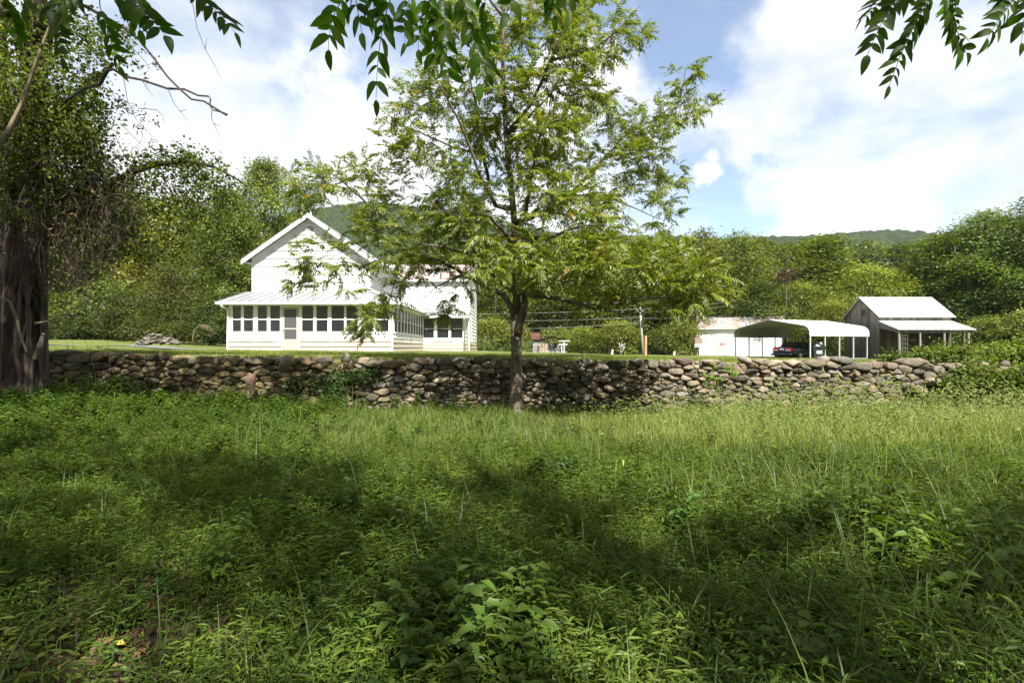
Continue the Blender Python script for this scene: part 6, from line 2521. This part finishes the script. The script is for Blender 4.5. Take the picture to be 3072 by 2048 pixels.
# ------------------------------------------------------------------ plants one can point at
def clump(name, label, cat, x, y, items, seed, mat='grass', colr=(.05, .09, .024), spread=(.3, .2), dz=0.0):
    q = np.random.default_rng(seed)
    f_ = Fol()
    z = gz(x, y)
    for (nm, cnt, sc_) in items:
        for k in range(cnt):
            v, f = PR[nm][q.integers(len(PR[nm]))]
            px_, py_ = x + q.normal(0, spread[0]), min(y + q.normal(0, spread[1]), WY - .15 if y < WY else 99)
            az = q.uniform(0, 6.28)
            Rm = frames(np.array([[math.cos(az), math.sin(az), 0]]), up[None] + q.normal(0, .15, (1, 3)))
            f_.inst(v, f, Rm, np.array([[px_, py_, gz(px_, py_) + dz]]), [sc_ * q.uniform(.75, 1.2)], vary(colr, 1, q, .18, .1))
    return tag(f_.build(name, M[mat], None, (x, y, z)), label, cat)


clump('leafy_weed', 'leafy dark green weed standing up in the middle of the field', 'weed', PX(1690, 6.3), 6.3, [('bigweed', 9, 1.1)], 1, spread=(.2, .15))
clump('blade_tuft', 'tuft of upright pale blades beside the leafy weed in mid field', 'grass tuft', PX(1600, 6.6), 6.6, [('long', 10, .8)], 2, colr=(.09, .14, .045), spread=(.16, .1))
clump('weed_clump', 'tall dark weed clump hiding the foot of the vine covered tree', 'weed', PX(140, 11.2), 11.2, [('bigweed', 60, 1.35), ('weed', 40, 1.6)], 3, spread=(.9, .5))
clump('weed_clump', 'pointed weed clump climbing the left stretch of the stone wall', 'weed', PX(330, 12.9), 12.9, [('bigweed', 34, 1.7), ('weed', 20, 1.6)], 4, spread=(.4, .25))
clump('weed_clump', 'green weeds at the wall foot right of the walnut trunk', 'weed', PX(1690, 13.2), 13.2, [('bigweed', 22, .75), ('fox', 10, .6)], 5, spread=(.7, .25), colr=(.075, .115, .03))
clump('weed_clump', 'bushy weeds below the right end of the wall among foxtail grass', 'weed', PX(2520, 12.0), 12.0, [('bigweed', 30, 1.0), ('weed', 20, 1.2)], 6, spread=(.6, .4), colr=(.085, .135, .032))
clump('weed_clump', 'loose weeds growing between stones near the collapsed wall end', 'weed', PX(2660, 13.4), 13.4, [('bigweed', 22, .8), ('fox', 10, .6)], 7, spread=(.7, .2), colr=(.085, .125, .034))
clump('weed_clump', 'low weeds beside the weathered fence post', 'weed', PX(860, 13.4), 13.4, [('bigweed', 18, 1.0), ('weed', 14, 1.1)], 8, spread=(.6, .15), colr=(.055, .095, .026))
clump('sedge_clump', 'big dark tuft of long arching blades in the right half of the field', 'grass tuft', PX(2480, 6.6), 6.6, [('long', 22, 1.15)], 9, spread=(.3, .2))
clump('sedge_clump', 'arching long blades at the lower right corner of the field', 'grass tuft', PX(2750, 2.9), 2.9, [('long', 14, 1.0)], 10, spread=(.35, .2))

# creeper on the wall
r = np.random.default_rng(61)
fol = Fol()
mb = MB()
for (px, py, rx, ry, n_) in ((1010, 1165, 34, 48, 300), (1060, 1130, 60, 18, 190), (960, 1150, 40, 30, 120), (890, 1150, 18, 26, 60), (1110, 1120, 28, 14, 50), (1000, 1210, 50, 16, 120), (850, 1190, 14, 30, 40)):
    C = np.stack([P(px + r.normal(0, rx * .6), py + r.normal(0, ry * .6), WY - r.uniform(.13, .24)) for _ in range(n_)])
    L = r.uniform(.05, .10, n_)
    fol.leaves(C, r.normal(0, .4, (n_, 3)) + (0, -.9, .45), L, L * .85, vary((.038, .075, .020), n_, r, .2, .1), r)
x_ = P(1005, 1225, WY)
cr = thing('wall_creeper', 'dark green creeper spreading over the shaded stones of the wall', 'creeper', (x_[0], WY - .2, gz(x_[0], WY - .2)))
fol.build('leaves', M['near_leaf'], cr)
for a, b in (((1005, 1228), (1020, 1120)), ((1000, 1228), (960, 1130)), ((1010, 1200), (1100, 1118)), ((990, 1200), (890, 1140)), ((860, 1220), (850, 1160))):
    pts = [P(a[0] + (b[0] - a[0]) * t + 6 * math.sin(7 * t), a[1] + (b[1] - a[1]) * t, WY - .15) for t in np.linspace(0, 1, 8)]
    mb.tube(pts, .008, 5)
mb.build('stem', M['vine_wood'], cr)

# sapling with broad leaves before the wall
r = np.random.default_rng(62)
fol = Fol()
mb = MB()
sx = P(2160, 1215, 13.2)
zs_ = gz(sx[0], 13.2)
top_ = P(2158, 1120, 13.2)
mb.tube([(sx[0], 13.2, zs_ - .05), (sx[0] + .02, 13.2, zs_ + .5), (top_[0], 13.2, top_[2])], [.018, .014, .006], 6)
for px, py in ((2150, 1105), (2205, 1112), (2190, 1130), (2130, 1140), (2120, 1125), (2160, 1150), (2145, 1165), (2170, 1170), (2185, 1100), (2200, 1125), (2115, 1148), (2150, 1135)):
    c = P(px, py, 13.2 + r.normal(0, .15))
    mb.tube([(top_[0], 13.2, max(c[2] - .1, zs_ + .3)), c], [.005, .003], 4)
    n_ = 5
    fol.leaves(c + r.normal(0, .06, (n_, 3)), r.normal(0, .45, (n_, 3)) + (0, -.4, .7), r.uniform(.12, .2, n_), r.uniform(.08, .13, n_), vary((.10, .16, .03), n_, r, .15, .08), r)
sp = thing('sapling', 'small sapling with broad bright leaves in front of the sunny wall', 'sapling', (sx[0], 13.2, zs_))
fol.build('leaves', M['near_leaf'], sp)
mb.build('stem', M['twig'], sp)


# brambles swallowing the right end of the wall
def bramble(label, x, y, rx, ry, h, n_, seed, col=(.105, .145, .034)):
    q = np.random.default_rng(seed)
    f_ = Fol()
    z = gz(x, y)
    for k in range(n_):
        while True:
            d = q.uniform(-1, 1, 3)
            d[2] = abs(d[2])
            if d @ d <= 1: break
        d = d * .45 + norm(d) * .55 if q.random() < .7 else d
        c = np.array((x, y, z)) + d * (rx, ry, h) + q.normal(0, .08, 3)
        c[2] = max(c[2], gz(c[0], c[1]) + .05)
        m = 16
        f_.leaves(c + q.normal(0, .10, (m, 3)), q.normal(0, .5, (m, 3)) + d * .6 + (0, 0, .6), q.uniform(.06, .13, m), q.uniform(.04, .085, m),
                  vary(np.array(col) * math.exp(q.normal(0, .25)), m, q, .2, .12), q)
    t = thing('bramble_bush', label, 'bush', (x, y, z))
    f_.build('foliage', M['near_leaf'], t)
    mbb = MB()
    for k in range(26):
        a = q.uniform(0, 6.28)
        e = np.array((x + rx * math.cos(a) * q.uniform(.5, 1.1), y + ry * math.sin(a) * q.uniform(.5, 1.1), z + h * q.uniform(.2, .9)))
        b = np.array((x + q.normal(0, .2), y + q.normal(0, .2), z - .1))
        mbb.tube([b + (e - b) * t_ + (0, 0, h * .9 * t_ * (1 - t_)) for t_ in np.linspace(0, 1, 7)], .007, 4, False)
    mbb.build('cane', M['vine_wood'], t)
    return t


bramble('yellowish bramble bush piled over the collapsed right end of the wall', PX(2860, 14.6), 14.7, 1.0, .8, .42, 230, 1, (.085, .115, .028))
bramble('largest bramble bush at the right edge of the photo beside the wall end', PX(3030, 15.2), 15.2, 1.2, 1.0, .55, 330, 2)
bramble('low bramble growing along the top of the wall below the cabin', PX(2745, 14.6), 14.75, .8, .35, .20, 90, 3, (.08, .12, .03))
bramble('small tangle of leaves on the wall top left of the rubbish bin', PX(2370, 14.15), 14.10, .35, .2, .18, 60, 4, (.10, .14, .035))
bramble('bramble draped over the front of the wall at the very edge of the photo', PX(3060, 13.4), 13.4, 1.0, .45, 1.05, 300, 7, (.09, .125, .032))
bramble('bramble bush just outside the right edge beyond the wall end', PX(3250, 14.6), 14.6, 1.4, 1.2, 1.0, 300, 5)
bramble('darker bramble in front of the broken wall end among foxtails', PX(2930, 13.5), 13.5, 1.15, .45, 1.0, 330, 6, (.085, .115, .030))

# bent sapling by the porch and a grey snag near the pole
mb = MB()
mb.tube([P(580, 1040, 30), P(578, 1012, 30), P(584, 988, 30), P(600, 976, 30), P(618, 974, 30), P(634, 982, 30)], [.03, .03, .028, .024, .018, .01], 7)
for k in range(14): mb.tube([P(600 + 2 * k, 977, 30), P(606 + 4 * k, 990 + 1.2 * k, 29.9)], [.008, .003], 4)
tag(mb.build('bent_stem', M['pale_wood'], smooth=True), 'pale dead stem bent over in an arch beside the porch', 'dead stem')
mb = MB()
for q in ([(1862, 1066), (1861, 1045), (1858, 1028)], [(1861, 1050), (1868, 1036), (1876, 1030)], [(1862, 1046), (1866, 1032)], [(1863, 1060), (1870, 1046), (1873, 1038)]):
    mb.tube([P(a, b, 55) for a, b in q], list(np.linspace(.12, .05, len(q))), 6)
tag(mb.build('snag', M['pole_wood'], smooth=True), 'small grey forked dead snag left of the utility pole', 'snag')

# ------------------------------------------------------------------ light, sky, camera
AZ, ELV = R(19), R(50)          # sun behind the viewer, a little to the right
sdir = np.array((math.sin(AZ) * math.cos(ELV), -math.cos(AZ) * math.cos(ELV), math.sin(ELV)))
sun = bpy.data.lights.new('sun', 'SUN')
sun.energy = 5.0
sun.angle = R(.53)
sun.color = (1.0, .955, .88)
so = bpy.data.objects.new('sun', sun)
COL.objects.link(so)
so.rotation_euler = Vector(sdir).to_track_quat('Z', 'Y').to_euler()
so.location = (0, -20, 40)

w = bpy.data.worlds.new('World')
sc.world = w
w.use_nodes = True
t = w.node_tree
t.nodes.clear()
out = t.nodes.new('ShaderNodeOutputWorld')
bg = t.nodes.new('ShaderNodeBackground')
bg.inputs['Strength'].default_value = .085
t.links.new(bg.outputs[0], out.inputs[0])
sky = t.nodes.new('ShaderNodeTexSky')
sky.sky_type = 'NISHITA'
sky.sun_disc = False
sky.sun_elevation = ELV
sky.sun_rotation = math.pi - AZ      # clockwise from +Y
sky.air_density = 1.0
sky.dust_density = .2
sky.ozone_density = 1.6


def W(op, a, b=None, c=None):
    nd = t.nodes.new('ShaderNodeMath')
    nd.operation = op
    for i, v in enumerate((a, b, c)):
        if v is None: continue
        if isinstance(v, bpy.types.NodeSocket): t.links.new(v, nd.inputs[i])
        else: nd.inputs[i].default_value = v
    return nd.outputs[0]


def wnoise(vec, scale, detail, rough, dist=0):
    nd = t.nodes.new('ShaderNodeTexNoise')
    nd.inputs['Scale'].default_value = scale
    nd.inputs['Detail'].default_value = detail
    nd.inputs['Roughness'].default_value = rough
    nd.inputs['Distortion'].default_value = dist
    t.links.new(vec, nd.inputs['Vector'])
    return nd.outputs['Fac']


tc = t.nodes.new('ShaderNodeTexCoord')
sep = t.nodes.new('ShaderNodeSeparateXYZ')
t.links.new(tc.outputs['Generated'], sep.inputs[0])
zc_ = W('ADD', W('MAXIMUM', sep.outputs[2], 0.0), .22)
cmb = t.nodes.new('ShaderNodeCombineXYZ')
t.links.new(W('DIVIDE', sep.outputs[0], zc_), cmb.inputs[0])
t.links.new(W('DIVIDE', sep.outputs[1], zc_), cmb.inputs[1])
cmb.inputs[2].default_value = 3.7
hi_ = wnoise(cmb.outputs[0], 2.6, 10, .62, .4)            # high streaked layer
lo_ = wnoise(tc.outputs['Generated'], 5.5, 10, .58, .1)   # heaped low clouds
# ragged edges: the directions are stirred by noise before the banks and gaps are laid out
wn = t.nodes.new('ShaderNodeTexNoise')
wn.inputs['Scale'].default_value = 5.0
wn.inputs['Detail'].default_value = 7
wn.inputs['Roughness'].default_value = .6
t.links.new(tc.outputs['Generated'], wn.inputs['Vector'])
vs1 = t.nodes.new('ShaderNodeVectorMath')
vs1.operation = 'SUBTRACT'
t.links.new(wn.outputs['Color'], vs1.inputs[0])
vs1.inputs[1].default_value = (.5, .5, .5)
vs2 = t.nodes.new('ShaderNodeVectorMath')
vs2.operation = 'SCALE'
t.links.new(vs1.outputs[0], vs2.inputs[0])
vs2.inputs['Scale'].default_value = .36
vs3 = t.nodes.new('ShaderNodeVectorMath')
vs3.operation = 'ADD'
t.links.new(vs2.outputs[0], vs3.inputs[0])
t.links.new(tc.outputs['Generated'], vs3.inputs[1])
vs4 = t.nodes.new('ShaderNodeVectorMath')
vs4.operation = 'NORMALIZE'
t.links.new(vs3.outputs[0], vs4.inputs[0])
stir = vs4.outputs[0]


def dirmask(px, py, deg0, deg1):
    d = norm(np.array(((px - CX) / FPX, 1, (HY - py) / FPX)))
    vm = t.nodes.new('ShaderNodeVectorMath')
    vm.operation = 'DOT_PRODUCT'
    t.links.new(stir, vm.inputs[0])
    vm.inputs[1].default_value = tuple(d)
    mr = t.nodes.new('ShaderNodeMapRange')
    mr.interpolation_type = 'SMOOTHSTEP'
    t.links.new(vm.outputs['Value'], mr.inputs[0])
    mr.inputs[1].default_value = math.cos(R(deg1))
    mr.inputs[2].default_value = math.cos(R(deg0))
    return mr.outputs[0]


def total(rows):
    s_ = None
    for px, py, a, b, k in rows:
        g_ = W('MULTIPLY', dirmask(px, py, a, b), k)
        s_ = g_ if s_ is None else W('ADD', s_, g_)
    return s_


# open gaps in the cloud cover and heaped banks, as directions in the sky
gap = total([(2030, 60, 2, 9, .40), (1860, 20, 2, 9, .40), (1560, -60, 2, 14, .22), (2300, 130, 0, 10, .20), (2560, 470, 0, 9, .05), (2120, 600, 1, 6, .34), (2260, 640, 0, 5, .30), (2400, 620, 0, 5, .2),
             (1040, 160, 0, 9, .08), (860, 200, 0, 14, .05), (2960, 120, 0, 9, .22), (850, 590, 0, 4, .12), (2640, 640, 0, 4, .08), (2800, 620, 0, 4, .08)])
bank = total([(1880, 190, 2, 6, .42), (1760, 260, 2, 6, .3), (2480, 680, 1, 6, .34), (2300, 730, 0, 4, .3), (2700, 680, 1, 6, .26), (2110, 585, .5, 2.4, .42), (1150, 420, 0, 9, .30), (1000, 480, 0, 8, .22),
              (560, 420, 0, 9, .20), (2500, 280, 3, 16, .21), (1650, 560, 2, 9, .25)])
n_mix = W('ADD', W('MULTIPLY', hi_, .7), W('MULTIPLY', lo_, .5))
cov = W('ADD', W('SUBTRACT', W('ADD', W('MULTIPLY', n_mix, 1.7), -.45), W('MULTIPLY', gap, .9)), W('MULTIPLY', bank, .8))
mr = t.nodes.new('ShaderNodeMapRange')
mr.interpolation_type = 'SMOOTHSTEP'
t.links.new(cov, mr.inputs[0])
mr.inputs[1].default_value = .18
mr.inputs[2].default_value = .80
mr.inputs[3].default_value = .12
mr.inputs[4].default_value = 1.0
shade = wnoise(cmb.outputs[0], 1.5, 7, .55, .3)
mr2 = t.nodes.new('ShaderNodeMapRange')
t.links.new(W('ADD', shade, W('MULTIPLY', bank, .6)), mr2.inputs[0])
mr2.inputs[1].default_value = .42
mr2.inputs[2].default_value = .74
mixc = t.nodes.new('ShaderNodeMix')
mixc.data_type = 'RGBA'
t.links.new(mr2.outputs[0], mixc.inputs[0])
mixc.inputs[6].default_value = (4.0, 4.2, 4.45, 1)
mixc.inputs[7].default_value = (5.4, 5.4, 5.4, 1)
mx = t.nodes.new('ShaderNodeMix')
mx.data_type = 'RGBA'
t.links.new(mr.outputs[0], mx.inputs[0])
t.links.new(sky.outputs[0], mx.inputs[6])
t.links.new(mixc.outputs[2], mx.inputs[7])
t.links.new(mx.outputs[2], bg.inputs[0])

hb = MB()
hb.box(-1200, 1300, -60, 1040, -3.0, 270)
M['haze'] = bpy.data.materials.new('valley_haze')
M['haze'].use_nodes = True
ht = M['haze'].node_tree
ht.nodes.clear()
ho = ht.nodes.new('ShaderNodeOutputMaterial')
hv = ht.nodes.new('ShaderNodeVolumePrincipled')
hv.inputs['Color'].default_value = (.86, .92, 1.0, 1)
hv.inputs['Density'].default_value = .00009
ht.links.new(hv.outputs[0], ho.inputs['Volume'])
tag(hb.build('haze', M['haze']), kind='stuff')

cam = bpy.data.cameras.new('camera')
cam.sensor_width = 36
cam.lens = 36 * FPX / 3072
cam.shift_y = 16 / 3072
cam.clip_start = .05
cam.clip_end = 4000
co = bpy.data.objects.new('camera', cam)
COL.objects.link(co)
co.location = (0, 0, EYE)
co.rotation_euler = (R(90), 0, 0)
sc.camera = co

vs = sc.view_settings
sc.display_settings.display_device = 'sRGB'
vs.view_transform = 'Standard'
vs.look = 'None'
vs.gamma = 1
vs.exposure = 1.45
vs.use_curve_mapping = False
cy_ = sc.cycles
cy_.max_bounces = 7
cy_.diffuse_bounces = 3
cy_.glossy_bounces = 2
cy_.transmission_bounces = 4
cy_.transparent_max_bounces = 8
cy_.sample_clamp_indirect = 6
cy_.use_denoising = True
cy_.denoising_prefilter = 'ACCURATE'
cy_.use_adaptive_sampling = True
cy_.adaptive_threshold = .01
